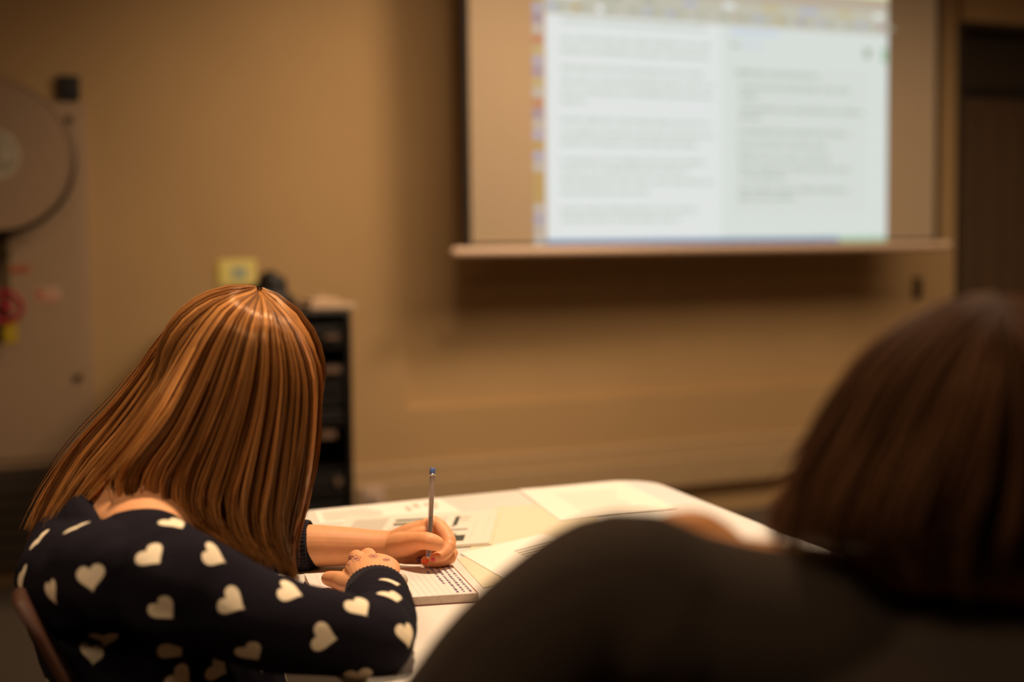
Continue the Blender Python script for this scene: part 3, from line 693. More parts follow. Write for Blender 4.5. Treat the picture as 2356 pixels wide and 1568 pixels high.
hands = [remesh(hand_right(), 0.0011, 6), remesh(hand_left(), 0.0011, 6)]
def add_head(b, Hc, f, u, s, k=1.0):
    ax_ = (s, f, u)
    b.ball(Hc + u * .010 * k - f * .006 * k, .076 * k, .093 * k, .092 * k, ax_)
    b.ball(Hc + f * .035 * k - u * .045 * k, .056 * k, .055 * k, .070 * k, ax_)
    b.ball(Hc + f * .060 * k - u * .092 * k, .026 * k, .024 * k, .020 * k, ax_)            # chin
    b.tube([Hc + f * .088 * k + u * .004 * k, Hc + f * .100 * k - u * .018 * k, Hc + f * .108 * k - u * .034 * k], [.008 * k, .010 * k, .013 * k], seg=12)   # nose
    for q in (-1, 1):
        b.ball(Hc + f * .098 * k - u * .037 * k + s * .010 * k * q, .008 * k, .009 * k, .007 * k, ax_)
        b.tube([Hc + f * .082 * k + u * .020 * k + s * .012 * k * q, Hc + f * .076 * k + u * .022 * k + s * .045 * k * q], .009 * k, seg=10)    # brow
        b.ball(Hc + f * .060 * k - u * .030 * k + s * .038 * k * q, .022 * k, .022 * k, .022 * k, ax_)   # cheek
        b.tube([Hc + u * .015 * k + s * .078 * k * q - f * .002 * k, Hc - f * .010 * k + s * .084 * k * q, Hc - u * .030 * k + s * .076 * k * q], [.010 * k, .014 * k, .008 * k], seg=10)  # ear
    b.tube([Hc + f * .093 * k - u * .060 * k - s * .022 * k, Hc + f * .099 * k - u * .059 * k, Hc + f * .093 * k - u * .060 * k + s * .022 * k], [.004 * k, .007 * k, .004 * k], seg=10, res=3)
    b.tube([Hc + f * .091 * k - u * .069 * k - s * .018 * k, Hc + f * .097 * k - u * .070 * k, Hc + f * .091 * k - u * .069 * k + s * .018 * k], [.004 * k, .007 * k, .004 * k], seg=10, res=3)
bb_ = MB(); add_head(bb_, Hc, hf, hu, hs_, .93)
bb_.tube([C7 - V((0, 0, .06)), C7 + V((.01, .005, .0)), C7.lerp(Hc, .5) + V((.0, .025, 0)), Hc - hu * .02 - hf * .01 + V((0, .01, 0))], [(.085, .07), (.062, .058), (.046, .048), (.048, .052)], res=4, seg=24, up=F)
bb_.tube([Lsh.lerp(C7, .35) - V((0, 0, .005)), C7 - V((0, 0, .022)), Rsh.lerp(C7, .40) - V((0, 0, .004))], [.045, .062, .048], res=4, seg=20)   # trapezius
pel = V((-0.335, 1.655, 0.50))
bb_.tube([pel, V((-0.375, 1.635, .62)), V((-0.405, 1.62, .74)), V((-0.42, 1.61, .83))], [(.140, .09), (.105, .075), (.125, .085), (.12, .06)], res=4, seg=28, up=F)
for q in (1, -1):    # arms inside the sleeves, thighs, shins and feet
    sh_, el_, wr_ = (Rsh, Relb, at(872, 1440, 1.54)) if q == 1 else (Lsh, Lelb, at(600, 1262, 1.955))
    bb_.tube([sh_, sh_.lerp(el_, .5), el_, wr_], [.044, .036, .030, .025], res=3, seg=16)
    hp = pel + S * .09 * q; kn = hp + F * .40 + V((0, 0, .015)) + S * .02 * q; an = V((kn.x, kn.y, .09)) + F * .02
    bb_.tube([hp, hp.lerp(kn, .5), kn, kn.lerp(an, .4) - F * .01, an], [.082, .074, .056, .050, .034], res=3, seg=18)
    bb_.tube([an - V((0, 0, .045)) - F * .03, an - V((0, 0, .05)) + F * .07, an - V((0, 0, .06)) + F * .15], [.034, .034, .024], res=3, seg=14)
body = remesh(bb_, 0.0045, 5)
pm = join_meshes('person', [body] + hands); pm.materials.append(M['skin'])
baseP = V((pel.x, pel.y, 0)); pm.transform(Matrix.Translation(-baseP))
person = link('person', pm, None, baseP, smooth=True, recalc=False)
tag(person, 'person with long auburn hair in a navy heart-pattern sweater, writing with the left hand', 'person')

for q in (-1, 1):
    e_ = MB(); c = Hc + hf * .080 + hu * .004 + hs_ * .031 * q; e_.ball(c, .0125, m='eye'); e_.ball(c + hf * .0075 - hu * .001, .0062, m='iris')
    e_.build('eye', parent=person, smooth=True)

# sweater ---------------------------------------------------------------
sw = MB()
sw.tube([V((-0.345, 1.65, .50)), V((-0.375, 1.638, .62)), V((-0.412, 1.618, .72)), V((-0.437, 1.600, .795)), V((-0.436, 1.598, .845)), V((-0.425, 1.600, .868))],
        [(.175, .125), (.150, .115), (.170, .120), (.178, .118), (.150, .090), (.10, .065)], res=5, seg=36, up=F, cap=False)
sw.tube([Lsh + S * .02 + V((0, 0, .004)), mid + V((-0.012, 0.0, .842)), Rsh - S * .01 + V((0, 0, .006))], [.055, .062, .060], res=5, seg=28)
sw.tube([Rsh - S * .045 + V((0, 0, -.012)), Rsh + V((0.008, 0, -.002)), at(470, 1372, 1.445), at(640, 1434, 1.46), Relb + V((0.0, 0.0, .0))],
        [.064, .062, .057, .049, .0395], res=5, seg=30)
sw.tube([Relb, at(876, 1430, 1.545), at(872, 1388, 1.635), at(866, 1359, 1.69)], [.0395, .0395, (.0385, .035), (.0370, .0285)], res=5, seg=30, cap=True)
sw.tube([Lsh - S * -.03, Lsh + V((0, .01, -.002)), Lsh.lerp(Lelb, .5) + V((-.01, 0, 0)), Lelb, at(560, 1262, 1.955), at(660, 1260, 1.955), at(704, 1257, 1.955)],
        [.060, .062, .050, .044, .041, .0375, .0345], res=5, seg=30)
sw.tube([Lsh - F * .035 + V((0, 0, -.005)), mid - F * .066 + V((0, 0, .818)), Rsh - F * .045 - S * .03 + V((0, 0, .002))], [.055, .072, .058], res=5, seg=28)
swm = remesh(sw, 0.0030, 8)
vs = mesh_arrays(swm)
# cut open the neckline: drop the faces above it so that the nape shows
n_up = (ZU * 1.0).normalized()
# knitted folds
nrm = np.zeros(len(swm.vertices) * 3); swm.vertices.foreach_get('normal', nrm); nrm = nrm.reshape(-1, 3)
creases = [ (V((-0.315, 1.44, .80)), V((.8, .25, -.25)), .05), ]
def fold_amp(p):
    q = V(p); a = noise.noise(V((q.x * 9, q.y * 9, q.z * 26))) * .0045 + noise.noise(q * 30) * .0012
    # diagonal pull lines from the armpit to the shoulder
    t = (q - V((-0.33, 1.40, .83))); dd = t.length
    if dd < .14: a += sin((t.x * .6 + t.z * 1.0) * 95) * .0028 * (1 - dd / .14)
    t = (q - V((-0.155, 1.56, .80))); dd = t.length
    if dd < .09: a += sin((t.y * 1.0 + t.x * .5) * 190) * .0022 * (1 - dd / .09)
    return a
for i in range(len(vs)):
    vs[i] += nrm[i] * fold_amp(vs[i])
swm.vertices.foreach_set('co', vs.ravel()); swm.update()

# knitted-in hearts: signed distance to each heart, stored per vertex
tt = np.linspace(0, 2 * pi, 49)[:-1]
hx = 16 * np.sin(tt) ** 3 / 32; hy = (13 * np.cos(tt) - 5 * np.cos(2 * tt) - 2 * np.cos(3 * tt) - np.cos(4 * tt) + 2.5) / 32
HP = np.stack([hx, hy], 1)
def heart_sd(p, size):
    P = HP * size; Q = np.roll(P, -1, 0); d = np.full(len(p), 1e9); ins = np.zeros(len(p), bool)
    for a, b in zip(P, Q):
        e = b - a; w = p - a; t = np.clip((w @ e) / (e @ e), 0, 1); dd = np.linalg.norm(w - t[:, None] * e, axis=1); d = np.minimum(d, dd)
        c = ((a[1] <= p[:, 1]) != (b[1] <= p[:, 1])) & (p[:, 0] < (b[0] - a[0]) * (p[:, 1] - a[1]) / (b[1] - a[1] + 1e-12) + a[0]); ins ^= c
    return np.where(ins, d, -d)
tree = BVHTree.FromPolygons([tuple(v) for v in vs], [tuple(p.vertices) for p in swm.polygons])
swm.vertices.foreach_get('normal', nrm.ravel() if False else (nn := np.zeros(len(vs) * 3))); nn = nn.reshape(-1, 3)
hatt = np.full(len(vs), -1.0)
def put_heart(P, N, tipdir, size):
    y_ = -(tipdir - N * tipdir.dot(N)).normalized(); x_ = y_.cross(N).normalized()
    rel = vs - np.array(P); m_ = (np.linalg.norm(rel, axis=1) < size * 1.0) & ((nn @ np.array(N)) > 0.05)
    if not m_.any(): return
    idx = np.where(m_)[0]; c = np.stack([rel[idx] @ np.array(x_), rel[idx] @ np.array(y_)], 1)
    hatt[idx] = np.maximum(hatt[idx], heart_sd(c, size))
placed = []
def px_heart(cx, cy, tx, ty, size=0.030):
    d = ray(cx, cy).normalized(); h = tree.ray_cast(CC, d)
    if h[0] is None: print('heart missed', cx, cy); return
    P, N = h[0], h[1]
    if N.dot(d) > 0: N = -N
    # average normal
    ids = np.linalg.norm(vs - np.array(P), axis=1) < .012
    N = V(nn[ids].mean(0)).normalized()
    right = RM @ V((1, 0, 0)); upc = RM @ V((0, 1, 0)); t = right * tx - upc * ty
    t = t - N * t.dot(N)
    # lift the picture direction onto the tangent plane along the view ray
    q = right * tx - upc * ty; q = q - d * (q.dot(N) / d.dot(N)); 
    put_heart(P, N, q.normalized(), size); placed.append(P)
for a in [(175, 1212, -.25, 1), (88, 1242, -.1, 1), (350, 1279, .85, .75), (208, 1331, .15, 1), (118, 1366, .35, 1), (378, 1403, .8, .75), (537, 1385, 1, .6),
          (495, 1278, .9, .6), (403, 1204, .8, .5), (670, 1359, 1, .4), (749, 1466, 1, .15), (828, 1396, .8, .9), (902, 1372, .8, .9), (938, 1462, .2, 1),
          (239, 1468, .1, 1), (210, 1507, .1, 1), (400, 1492, .9, .7), (578, 1502, .9, .8), (503, 1538, .9, .5), (416, 1560, .8, .5), (826, 1556, .5, 1), (48, 1332, 0, 1)]:
    px_heart(*a)
order = rng.permutation(len(vs))[:6000]
for i in order:
    P = V(vs[i]); 
    if P.z > .86 or any((P - q).length < .062 for q in placed): continue
    N = V(nn[i])
    if N.dot((CC - P).normalized()) > -0.4:
        h = tree.ray_cast(CC, (P - CC).normalized())
        if h[0] is not None and (h[0] - P).length < .02: continue
    put_heart(P, N, V((0, 0, -1)) if abs(N.z) < .8 else F, .030); placed.append(P)
at_ = swm.attributes.new('heart', 'FLOAT', 'POINT'); at_.data.foreach_set('value', hatt.astype(np.float32))
swm.materials.append(M['sweater'])
sweater = link('sweater', swm, person, None, smooth=True, recalc=False, label='navy knitted sweater patterned with cream hearts')
def cuff(a, b, r0, r1, flat=1.0, n=44):
    mb = MB(); T = (b - a).normalized(); s_ = ZU.cross(T).normalized(); u_ = T.cross(s_); seg = n * 4; rings = []
    prof = [(0, 0), (.15, .0012), (.5, .0016), (.9, .0012), (1.0, 0.0), (1.0, -.0022), (.7, -.0028)]
    for (t, off) in prof:
        c = a.lerp(b, t); r = r0 + (r1 - r0) * t + off
        for k in range(seg):
            an = 2 * pi * k / seg; rr = r + .0007 * cos(an * n); rings.append(c + s_ * rr * cos(an) + u_ * rr * flat * sin(an))
    fs = [(i * seg + k, i * seg + (k + 1) % seg, (i + 1) * seg + (k + 1) % seg, (i + 1) * seg + k) for i in range(len(prof) - 1) for k in range(seg)]
    mb.add(rings, fs, 'cuff'); return mb
cuff(at(672, 1259, 1.955), at(716, 1256, 1.953), .0360, .0352).build('cuff', parent=sweater, smooth=True, label='ribbed navy cuff')
cuff(at(868, 1372, 1.668), at(864, 1349, 1.703), .0370, .0345, .80).build('cuff', parent=sweater, smooth=True)
# skirt and tights
sk = MB(); sk.tube([pel - F * .03 - V((0, 0, .01)), pel + F * .10, pel + F * .22 + V((0, 0, .01)), pel + F * .36 + V((0, 0, .01))], [(.19, .115), (.195, .105), (.18, .095), (.175, .082)], res=4, seg=32, up=(0, 0, 1))
skm = remesh(sk, .006, 3); skm.materials.append(M['skirt']); link('skirt', skm, person, None, smooth=True, recalc=False, label='beige patterned skirt')
for q in (1, -1):
    an = pel + S * .11 * q + F * .42
    sh_ = MB(); sh_.tube([V((an.x, an.y, .038)) - F * .035, V((an.x, an.y, .040)) + F * .07, V((an.x, an.y, .034)) + F * .165], [.040, .042, .030], res=4, seg=18)
    sh_.build('shoe', 'shoe', parent=person, smooth=True)

# finger nails ------------------------------------------------------------
for (c, d, n, m_, lab) in [(at(997, 1286, 1.876), at(985, 1288, 1.872) - at(1000, 1283, 1.88), None, 'nailp', 'pink painted nail'), (at(978, 1291, 1.8835), V((-1, 0, 0)), None, 'nail', 'orange painted nail')]:
    t = d.normalized(); vd = (CC - c).normalized(); sd = vd.cross(t).normalized(); vd = t.cross(sd)
    MB().ball(c, .0046, .0032, .0018, (t, sd, vd), m_).build('fingernail', parent=person, smooth=True, label=lab)
c = at(966, 1286, 1.897); MB().ball(c, .005, .003, .004, m='nailv').build('fingernail', parent=person, smooth=True, label='dark violet painted nail')

# ink flowers drawn on the back of the near hand
dgv = mesh_arrays(hands[0]); ht = BVHTree.FromPolygons([tuple(v) for v in dgv], [tuple(p.vertices) for p in hands[0].polygons])
def onhand(x, y):
    d = ray(x, y).normalized(); h = ht.ray_cast(CC, d); return None if h[0] is None else h[0] + h[1] * .0001
ik = MB()
def inkline(pp):
    q = [onhand(*p) for p in pp]; q = [p for p in q if p is not None]
    if len(q) > 2: ik.tube(q, .00032, 'skinink', seg=5, cap=False)
for (cx, cy, r, sq, rot) in [(817, 1284, 15, .52, -.35), (859, 1279, 12, .45, 0), (889, 1287, 9, .4, .3)]:
    for k in range(6):
        a = rot + k * pi / 3; ca, sa = cos(a), sin(a); pp = []
        for j in range(11):
            t = j / 10 * pi * 2; lx = r * .5 * (1 - cos(t)); ly = r * .26 * sin(t); pp.append((cx + (lx * ca - ly * sa), cy + (lx * sa + ly * ca) * sq))
        inkline(pp)
inkline([(800, 1297 + 1), (804, 1293), (806, 1298), (801, 1300), (799, 1297)])
if ik.v: ik.build('ink_drawing', parent=person, smooth=True, label='small flowers drawn in ink on the back of the hand')

# ------------------------------------------------------------------ hair
def catmull(P, t):
    n = len(P); t = min(max(t, 0), n - 1 - 1e-6); i = int(t); f = t - i
    p0, p1, p2, p3 = P[max(i - 1, 0)], P[i], P[min(i + 1, n - 1)], P[min(i + 2, n - 1)]
    return 0.5 * ((2 * p1) + (p2 - p0) * f + (2 * p0 - 5 * p1 + 4 * p2 - p3) * f * f + (3 * p1 - p0 - 3 * p2 + p3) * f ** 3)
def make_hair(guides, center, nstr, rad, name, matname, parent, depth=.016, npts=22, clump=26, underlay=True, splits=(), seed=1, label=None, wild=.03, amp=.0028, spread=0.003, head=None, crown=None):
    def push(P, extra):
        if head is None: return P
        hc, axs, rad3 = head; hc = np.array(hc); A_ = np.array([list(a) for a in axs]); rel = (P - hc) @ A_.T; rr3 = np.array(rad3) + extra
        q = np.linalg.norm(rel / rr3, axis=1); k_ = np.where(q < 1, 1 / np.maximum(q, 1e-3), 1.0); return hc + (rel * k_[:, None]) @ A_
    R = np.random.default_rng(seed); NG = len(guides); G = []
    for g in guides:
        P = [np.array(at(*p)) for p in g]; G.append(np.array([catmull(P, t) for t in np.linspace(0, len(P) - 1, npts)]))
    G = np.array(G)
    if crown:
        cp_ = np.array(at(*crown))
        for j_ in range(3): G[:, j_] = G[:, j_] * (1 - (.75, .4, .12)[j_]) + cp_ * (.75, .4, .12)[j_]
    wsp = np.clip((np.linspace(0, 1, npts) - .60) / .25, 0, 1)[:, None]; wsp = wsp * wsp * (3 - 2 * wsp)
    def guide_at(s):
        for (a, b) in splits:      # the hair parts towards the tips only
            if a < s < b:
                s2_ = a if s - a < b - s else b
                return interp(s) * (1 - wsp) + interp(s2_) * wsp
        return interp(s)
    def interp(s):
        i = int(min(s, NG - 1 - 1e-6)); f = s - i
        g0, g1, g2, g3 = G[max(i - 1, 0)], G[i], G[min(i + 1, NG - 1)], G[min(i + 2, NG - 1)]
        return 0.5 * ((2 * g1) + (g2 - g0) * f + (2 * g0 - 5 * g1 + 4 * g2 - g3) * f * f + (3 * g1 - g0 - 3 * g2 + g3) * f ** 3)
    cen = np.array(center); tl = np.linspace(0, 1, npts)
    nc = clump * NG; cl_s = np.sort(R.uniform(0, NG - 1, nc)); cl_off = R.normal(0, 1, (nc, 3)); cl_ph = R.uniform(0, 6.28, (nc, 2)); cl_tone = np.clip(R.normal(.40, .30, nc), 0, 1); cl_dep = R.random(nc) ** 1.3
    allv = []; tones = []; SEG = 3
    for k in range(nstr):
        s = R.uniform(0, NG - 1); c = int(np.argmin(np.abs(cl_s - s + R.normal(0, .02))))
        sc = cl_s[c]; pull = .72
        P = guide_at(s) * (1 - pull * tl[:, None] ** .7) + guide_at(sc) * (pull * tl[:, None] ** .7)
        # inward direction, away from the outer surface
        ctr = cen[None, :] * np.ones((npts, 1)); ctr[:, 2] = np.minimum(cen[2], P[:, 2]) * .6 + cen[2] * .4
        inw = ctr - P; inw /= np.linalg.norm(inw, axis=1)[:, None] + 1e-9
        dp = (cl_dep[c] * .65 + R.random() * .35) * depth
        P = P + inw * dp * np.minimum(1, .25 + tl[:, None] * 1.3)
        wv = amp * (np.sin(tl * 7 + cl_ph[c, 0])[:, None] * cl_off[c][None, :] * tl[:, None])
        P = P + wv + R.normal(0, spread, 3)[None, :] * (tl[:, None] ** 1.5)
        if R.random() < wild: P = P + R.normal(0, .008, 3)[None, :] * (tl[:, None] ** 1.4) - inw * .004 * tl[:, None]
        P = push(P, .003 + .014 * (1 - dp / depth))
        ln = R.uniform(.86, 1.0) ; m_ = max(4, int(npts * ln)); P = P[:m_]
        T = np.gradient(P, axis=0); T /= np.linalg.norm(T, axis=1)[:, None] + 1e-9
        a1 = np.cross(T, inw[:m_]); a1 /= np.linalg.norm(a1, axis=1)[:, None] + 1e-9; a2 = np.cross(T, a1)
        rr = rad * R.uniform(.6, 1.25) * np.interp(np.linspace(0, 1, m_), [0, .1, .8, 1], [.5, 1, .9, .15])
        ring = [P + rr[:, None] * (a1 * cos(2 * pi * j / SEG) + a2 * sin(2 * pi * j / SEG)) for j in range(SEG)]
        allv.append(np.stack(ring, 1).reshape(-1, 3)); tones.append((m_, float(np.clip(cl_tone[c] + R.normal(0, .12), 0, 1))))
    vv_ = np.concatenate(allv); F_ = []; TN = []; off = 0
    for m_, tn in tones:
        i = np.arange(m_ - 1)[:, None] * SEG; j = np.arange(SEG)[None, :]; j2 = (j + 1) % SEG
        q = np.stack([i + j, i + j2, i + SEG + j2, i + SEG + j], -1).reshape(-1, 4) + off
        F_.append(q); TN += [tn] * (m_ * SEG); off += m_ * SEG
    F_ = np.concatenate(F_)
    if underlay:   # solid inner mass, set in from the outer strands
        U_ = np.linspace(0, NG - 1, NG * 4)
        rows = []
        for s in U_:
            P = guide_at(s); ctr = cen[None, :] * np.ones((npts, 1)); ctr[:, 2] = np.minimum(cen[2], P[:, 2]) * .6 + cen[2] * .4
            inw = ctr - P; inw /= np.linalg.norm(inw, axis=1)[:, None]; rows.append(push(P + inw * (depth * .95 + .002) * np.minimum(1, .35 + tl[:, None] * 2), .002)[:int(npts * .93)])
        mrow = len(rows[0]); uv_ = np.concatenate(rows); base_ = len(vv_); vv_ = np.concatenate([vv_, uv_]); TN += [.12] * len(uv_)
        q = []
        for a in range(len(U_) - 1):
            mid_ = (U_[a] + U_[a + 1]) / 2; lim = mrow - 1
            if any(x0 < mid_ < x1 and abs(mid_ - (x0 + x1) / 2) < .2 for (x0, x1) in splits): lim = int(mrow * .72)
            for b in range(lim): q.append((base_ + a * mrow + b, base_ + a * mrow + b + 1, base_ + (a + 1) * mrow + b + 1, base_ + (a + 1) * mrow + b))
        F_ = np.concatenate([F_, np.array(q)])
    me = bpy.data.meshes.new(name); nv = len(vv_); nf = len(F_)
    me.vertices.add(nv); me.vertices.foreach_set('co', vv_.ravel()); me.loops.add(nf * 4); me.loops.foreach_set('vertex_index', F_.ravel().astype(np.int32))
    me.polygons.add(nf); me.polygons.foreach_set('loop_start', np.arange(nf, dtype=np.int32) * 4); me.polygons.foreach_set('loop_total', np.full(nf, 4, dtype=np.int32))
    me.update(calc_edges=True)
    a = me.attributes.new('tone', 'FLOAT', 'POINT'); a.data.foreach_set('value', np.array(TN, dtype=np.float32))
    me.materials.append(M[matname])
    return link(name, me, parent, None, smooth=True, recalc=False, label=label)

G1 = [
 [(600, 668, 1.79), (520, 668, 1.82), (440, 712, 1.83), (380, 790, 1.83), (320, 880, 1.82), (260, 970, 1.80), (190, 1060, 1.79), (130, 1140, 1.78), (90, 1200, 1.77)],
 [(585, 660, 1.73), (505, 657, 1.74), (430, 702, 1.75), (368, 772, 1.75), (310, 852, 1.75), (250, 930, 1.74), (180, 1010, 1.735), (118, 1100, 1.73), (80, 1175, 1.72), (52, 1245, 1.71)],
 [(590, 663, 1.69), (508, 676, 1.675), (440, 730, 1.665), (385, 805, 1.665), (330, 890, 1.665), (262, 980, 1.665), (190, 1065, 1.65), (140, 1140, 1.635), (100, 1215, 1.62), (72, 1270, 1.61)],
 [(594, 666, 1.66), (520, 690, 1.63), (460, 755, 1.615), (408, 840, 1.60), (355, 935, 1.58), (290, 1030, 1.58), (228, 1105, 1.60), (185, 1165, 1.60), (165, 1215, 1.585), (150, 1250, 1.575)],
 [(598, 668, 1.64), (535, 700, 1.60), (480, 775, 1.585), (432, 870, 1.575), (375, 970, 1.56), (310, 1050, 1.55), (276, 1105, 1.55), (290, 1155, 1.55), (375, 1200, 1.55), (470, 1245, 1.55)],
 [(606, 672, 1.63), (560, 712, 1.585), (520, 800, 1.57), (480, 905, 1.565), (425, 1020, 1.56), (378, 1105, 1.555), (385, 1170, 1.55), (440, 1222, 1.55), (520, 1268, 1.555), (590, 1300, 1.56)],
 [(612, 676, 1.625), (592, 730, 1.58), (572, 840, 1.56), (543, 950, 1.56), (505, 1060, 1.56), (478, 1150, 1.555), (500, 1220, 1.56), (550, 1275, 1.565), (625, 1325, 1.57)],
 [(622, 682, 1.63), (622, 745, 1.585), (627, 860, 1.57), (612, 980, 1.57), (590, 1090, 1.57), (575, 1180, 1.57), (595, 1255, 1.575), (655, 1330, 1.58)],
 [(632, 688, 1.64), (655, 760, 1.60), (678, 870, 1.59), (672, 990, 1.59), (657, 1110, 1.59), (643, 1210, 1.59), (655, 1290, 1.60), (692, 1350, 1.61)],
 [(640, 694, 1.655), (685, 765, 1.63), (718, 870, 1.62), (716, 1000, 1.62), (698, 1120, 1.62), (672, 1230, 1.62), (668, 1300, 1.63), (690, 1368, 1.64)],
 [(640, 694, 1.69), (700, 760, 1.68), (738, 850, 1.68), (736, 950, 1.68), (728, 1050, 1.67), (710, 1140, 1.67), (682, 1225, 1.67), (668, 1290, 1.68), (672, 1340, 1.68)],
 [(636, 690, 1.73), (695, 765, 1.75), (730, 860, 1.76), (722, 980, 1.76), (702, 1100, 1.75), (678, 1190, 1.75), (662, 1260, 1.75)],
 [(628, 685, 1.77), (665, 770, 1.81), (690, 880, 1.83), (690, 1000, 1.82), (672, 1110, 1.81), (655, 1200, 1.80), (645, 1240, 1.80)],
]
G1.append(G1[0])
hair = make_hair(G1, Hc, 5800, .00085, 'hair', 'hair', person, depth=.020, splits=((3.0, 4.0),), seed=7, label='long straight auburn hair hanging over the face', clump=11, head=(Hc + hu * .009 - hf * .005, (hs_, hf, hu), (.071, .087, .0865)), crown=(588, 668, 1.70))

# chair of the writing person ---------------------------------------------
ch = empty('chair', V((pel.x, pel.y, 0)), 'chair with brown shell back that the writing person sits in', 'chair')
sb = MB(); rows = []; CF = V((.957, .29, 0)).normalized(); CS = V((.29, -.957, 0)).normalized()
CB = at(52, 1338, 1.345); CB.z = 0; CB = CB - CS * .13 + CF * .166
for i in range(13):
    t = i / 12; z = .40 + t * .455; lean = -.02 - .15 * t ** 1.5
    row = []
    for j in range(13):
        s = -1 + 2 * j / 12; wdt = .13 * (1 - .10 * max(0, t - .8) * 5 * abs(s) ** 3)
        c = CB + CF * (lean + .004 * s * s) + CS * (s * wdt) + V((0, 0, z - .045 * (1 - s) / 2 * t ** 2 - .012 * (s ** 4) * t ** 6)); row.append(c)
    rows.append(row)
vs_ = [c for r in rows for c in r] + [c - CF * .010 for r in rows for c in r]; n_ = 169; fs_ = []
for i in range(12):
    for j in range(12):
        a = i * 13 + j; fs_.append((a, a + 1, a + 14, a + 13)); fs_.append((n_ + a, n_ + a + 13, n_ + a + 14, n_ + a + 1))
for i in range(12):
    a = i * 13; fs_.append((a, a + 13, n_ + a + 13, n_ + a)); a += 12; fs_.append((a, n_ + a, n_ + a + 13, a + 13))
for j in range(12):
    a = j; fs_.append((a, n_ + a, n_ + a + 1, a + 1)); a = 12 * 13 + j; fs_.append((a, a + 1, n_ + a + 1, n_ + a))
sb.add(vs_, fs_, 'chair'); sb.build('backrest', parent=ch, smooth=True)
st_ = MB(); st_.prism(rounded([V((pel.x, pel.y, .385)) + F * a + S * b for a, b in ((-.23, -.2), (.24, -.21), (.24, .21), (-.23, .2))], .05), (0, 0, .018), 'chair'); st_.build('seat', parent=ch, bevel=.005)
for a, b in ((-.2, -.19), (-.2, .19), (.2, -.19), (.2, .19)):
    q = V((pel.x, pel.y, 0)) + F * a + S * b; MB().tube([q * 1.0 + F * .02 * (1 if a > 0 else -1), q + V((0, 0, .384))], .011, 'metal', seg=14, cap=False).build('leg', parent=ch, smooth=True)

# ================================================================== THE PERSON IN FRONT
H2 = at(2295, 1035, .995); f2 = V((-0.25, .93, -.28)).normalized(); s2 = f2.cross(ZU).normalized(); u2 = s2.cross(f2).normalized()
LS = at(1500, 1385, .94); RS = V((.52, .86, .875)); N2 = V((.325, .945, .935))
b2 = MB(); add_head(b2, H2, f2, u2, s2, .92)
b2.tube([N2 - V((0, 0, .06)), N2, N2.lerp(H2, .5), H2 - u2 * .03], [.075, .058, .052, .055], res=4, seg=20)
pel2 = V((.36, .66, .50)); ff2 = V((-.3, .95, 0)).normalized(); ss2 = ff2.cross(ZU).normalized()
b2.tube([pel2, V((.35, .70, .64)), V((.34, .80, .78)), V((.33, .90, .88))], [(.15, .10), (.12, .09), (.15, .10), (.13, .06)], res=4, seg=24, up=ff2)
b2.tube([LS, N2 - V((0, 0, .03)), RS], [.05, .06, .05], res=4, seg=18)
EL2 = V((-.085, 1.0, .800)); WR2 = V((.10, 1.14, .775)); ER2 = V((.60, 1.02, .78)); WR3 = V((.42, 1.22, .775))
def fist(b, w, d, side):
    b.tube([w, w + d * .05, w + d * .075], [(.026, .018), (.036, .017), (.036, .013)], seg=16, res=3)
    for i in range(4):
        m_ = w + d * .082 + side * (.027 - .018 * i); r = (.009, .0092, .0088, .008)[i]; l_ = (.034, .038, .034, .026)[i]
        b.tube([m_, m_ + d * l_ - V((0, 0, .004)), m_ + d * (l_ + .014) - V((0, 0, .014)), m_ + d * (l_ + .012) - V((0, 0, .024))], [r, r * .95, r * .88, r * .8], res=3, seg=12)
    b.tube([w + d * .02 + side * .022, w + d * .05 + side * .045, w + d * .085 + side * .048], [.014, .011, .009], res=3, seg=12)
for sh_, el_, wr_, sg in ((LS, EL2, WR2, 1), (RS, ER2, WR3, -1)):
    b2.tube([sh_, sh_.lerp(el_, .5), el_, el_.lerp(wr_, .5), wr_], [.048, .042, .036, .031, .024], res=3, seg=18)
    d = (wr_ - el_); d.z = 0; d.normalize(); fist(b2, wr_, d, d.cross(ZU) * sg)
for q in (-1, 1):
    hp = pel2 + ss2 * .09 * q; kn = hp + ff2 * .40 + V((0, 0, .01)); an = V((kn.x, kn.y, .09))
    b2.tube([hp, hp.lerp(kn, .5), kn, kn.lerp(an, .4), an], [.085, .075, .057, .05, .035], res=3, seg=16); b2.tube([an - V((0, 0, .05)) - ff2 * .03, an - V((0, 0, .055)) + ff2 * .15], [.034, .026], res=2, seg=12)
# bare upper shoulder showing above the wide neckline
b2.tube([at(1540, 1250, .985), at(1600, 1250, .985), at(1665, 1290, .98), at(1760, 1400, .965), at(1900, 1470, .95)], [.022, .024, .022, .022, .03], res=4, seg=18)
bm2 = remesh(b2, .0035, 5); bm2.materials.append(M['skin2']); base2 = V((pel2.x, pel2.y, 0)); bm2.transform(Matrix.Translation(-base2))
p2 = link('person', bm2, None, base2, smooth=True, recalc=False)
tag(p2, 'blurred person in dark charcoal top seen from behind in the right foreground', 'person')
for q in (-1, 1):
    e_ = MB(); c = H2 + f2 * .078 + u2 * .004 + s2 * .031 * q; e_.ball(c, .0125, m='eye'); e_.ball(c + f2 * .0075, .006, m='iris'); e_.build('eye', parent=p2, smooth=True)
c2 = MB()
c2.tube([V((.36, .66, .46)), V((.35, .69, .62)), V((.34, .78, .75)), V((.335, .87, .85)), V((.33, .915, .905))], [(.19, .135), (.18, .13), (.20, .13), (.185, .095), (.11, .055)], res=5, seg=32, up=ff2)
c2.tube([at(1440, 1364, .93), at(1560, 1400, .925), at(1700, 1452, .92), at(1850, 1495, .92), at(2100, 1560, .93), RS], [.055, .056, .059, .063, .064, .062], res=5, seg=26)
